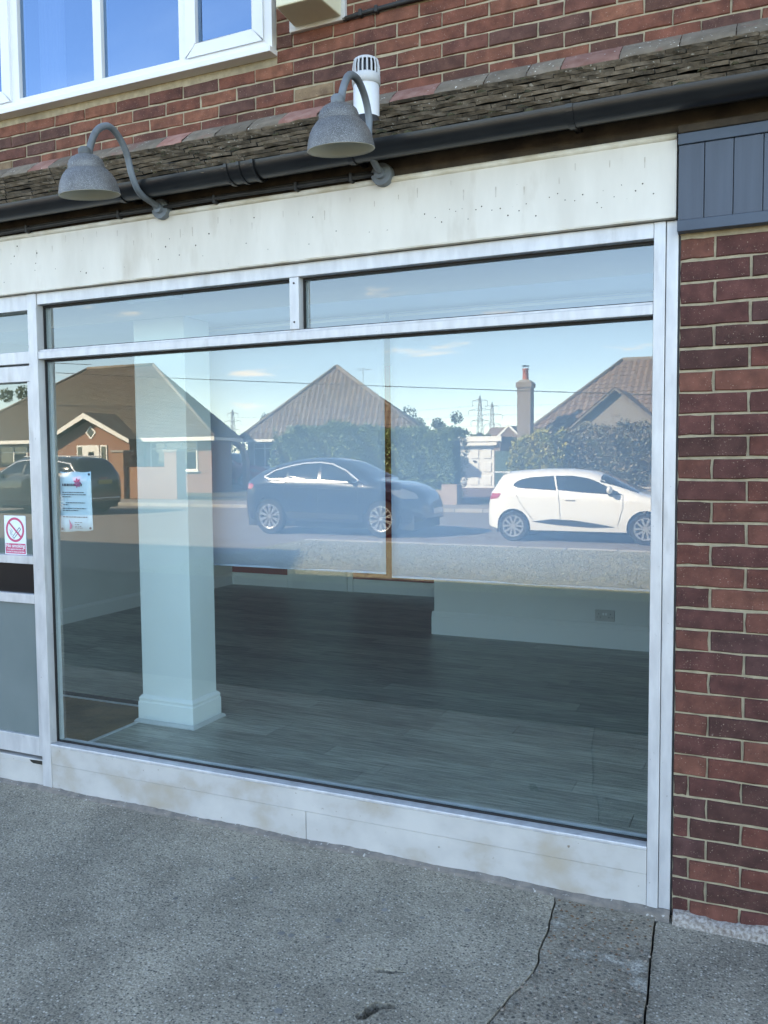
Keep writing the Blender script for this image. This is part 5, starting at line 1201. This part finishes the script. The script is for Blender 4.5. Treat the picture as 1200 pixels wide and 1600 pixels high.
coupe = dict(cat='car', zs=1.06, w=1.92, wr=.385, sill=.30, wheels=(-1.42,1.40), tumble=.25, paint='carn', pn=6,
  top=[(-2.33,.58),(-2.31,.88),(-2.24,1.10),(-2.10,1.20),(-1.80,1.36),(-1.35,1.52),(-.85,1.62),(-.35,1.655),(.05,1.64),(.4,1.555),(.75,1.395),(1.08,1.235),(1.22,1.185),(1.6,1.135),(1.95,1.05),(2.20,.93),(2.33,.74),(2.37,.48)],
  belt=[(-2.33,.5),(-2.1,1.05),(-1.4,1.12),(0,1.07),(1.2,1.02),(1.8,.90),(2.37,.42)],
  glass=[[(-1.56,1.25),(-1.30,1.375),(-1.0,1.45),(-.98,1.215),(-1.42,1.215)], [(-.95,1.455),(-.6,1.52),(-.20,1.535),(-.17,1.18),(-.93,1.21)], [(-.10,1.535),(.12,1.50),(.45,1.375),(.80,1.185),(.78,1.15),(-.08,1.175)]],
  chrome=[[(-1.60,1.245),(-1.32,1.39),(-1.0,1.468),(-.6,1.535),(-.2,1.55),(.12,1.515),(.46,1.39),(.84,1.17),(.78,1.13),(-.2,1.165),(-.95,1.20),(-1.44,1.20),(-1.60,1.245)]],
  seams=[[(-.14,1.17),(-.12,.8),(-.15,.40)], [(.83,1.12),(.86,.8),(.80,.40)], [(-.95,1.20),(-1.02,.98),(-.90,.62),(-.80,.42)], [(-2.2,1.02),(-1.5,1.04),(-.5,1.02),(.8,.98)]],
  clad=[[(-1.0,.50),(.9,.46),(.85,.36),(-.9,.36)]],
  tail=[[(-2.27,1.06),(-2.12,1.12),(-1.86,1.08),(-1.95,.98),(-2.24,.98)]], head=[[(1.62,.98),(1.85,1.01),(2.10,.91),(2.17,.80),(1.90,.80),(1.70,.87)]],
  wind=(.30,1.08), rear=(-2.0,-1.28), spokes=10, fork=(-.09,.09), sw=.020, mirror=(.66,1.15), handles=[(-.36,1.03),(.62,1.02)], pl_r=(.66,.78), pl_f=(.48,.59))
estate = dict(cat='car', w=1.92, wr=.37, sill=.27, wheels=(-1.40,1.45), tumble=.20, paint='carg', pn=9,
  top=[(-2.34,.55),(-2.33,.85),(-2.28,1.10),(-2.18,1.22),(-2.0,1.52),(-1.88,1.60),(-1.5,1.645),(-.8,1.665),(0,1.66),(.35,1.60),(.65,1.44),(1.0,1.22),(1.15,1.12),(1.6,1.07),(2.0,.98),(2.22,.84),(2.33,.62),(2.36,.42)],
  belt=[(-2.34,.5),(-2.2,1.0),(-1.5,1.06),(0,1.03),(1.2,.98),(1.8,.84),(2.36,.38)],
  glass=[[(-1.93,1.24),(-1.75,1.42),(-1.20,1.50),(-1.12,1.18),(-1.7,1.18)], [(-1.10,1.50),(-.22,1.525),(-.18,1.14),(-1.06,1.175)], [(-.14,1.525),(.22,1.49),(.55,1.33),(.84,1.13),(-.10,1.135)]],
  chrome=[[(-2.0,1.21),(-1.78,1.44),(-1.2,1.525),(-.2,1.55),(.22,1.51),(.58,1.345),(.88,1.115)]],
  seams=[[(-.14,1.14),(-.12,.8),(-.15,.40)], [(.85,1.10),(.88,.8),(.82,.40)], [(-1.1,1.17),(-1.06,.9),(-.90,.60)]],
  clad=[[(-1.0,.40),(.9,.40),(.86,.31),(-.95,.31)]],
  tail=[[(-2.30,1.05),(-2.15,1.10),(-1.95,1.06),(-2.0,.94),(-2.28,.94)]], head=[[(1.70,.88),(1.9,.92),(2.12,.82),(2.2,.72),(1.9,.74)]],
  wind=(.28,1.05), rear=(-2.20,-1.96), spokes=16, fork=(0,), sw=.024, mirror=(.70,1.10), handles=[(-.38,1.0),(.60,1.0)], pl_r=(.86,.98), pl_f=(.42,.53),
  extra={'roof_rail': [('chrome', (-1.7,.1,.60,.63,1.63,1.665)), ('chrome', (-1.7,.1,-.63,-.60,1.63,1.665))], 'bumper_strip': [('chrome', (-2.35,-2.25,-.6,.6,.44,.48))]})
van = dict(estate); van.update(paint='vanred', spokes=6, extra={})
make_car('parked_hatchback', 'white hatchback parked facing right, reflected at the right of the window', (-3.47,-14.52,-.062), 1, 1.0, hatch)
make_car('parked_coupe', 'dark navy sloping roofed car with chrome window trim, reflected in the blinds', (-9.05,-14.35,-.062), 1, .985, coupe)
make_car('parked_estate', 'dark grey tall estate car facing left, reflected behind the paper notice', (-21.85,-17.9,-.062), -1, 1.11, estate)
make_car('parked_van', 'red vehicle parked behind the brick arch', (-27.4,-36.6,.06), 1, 1.15, van)
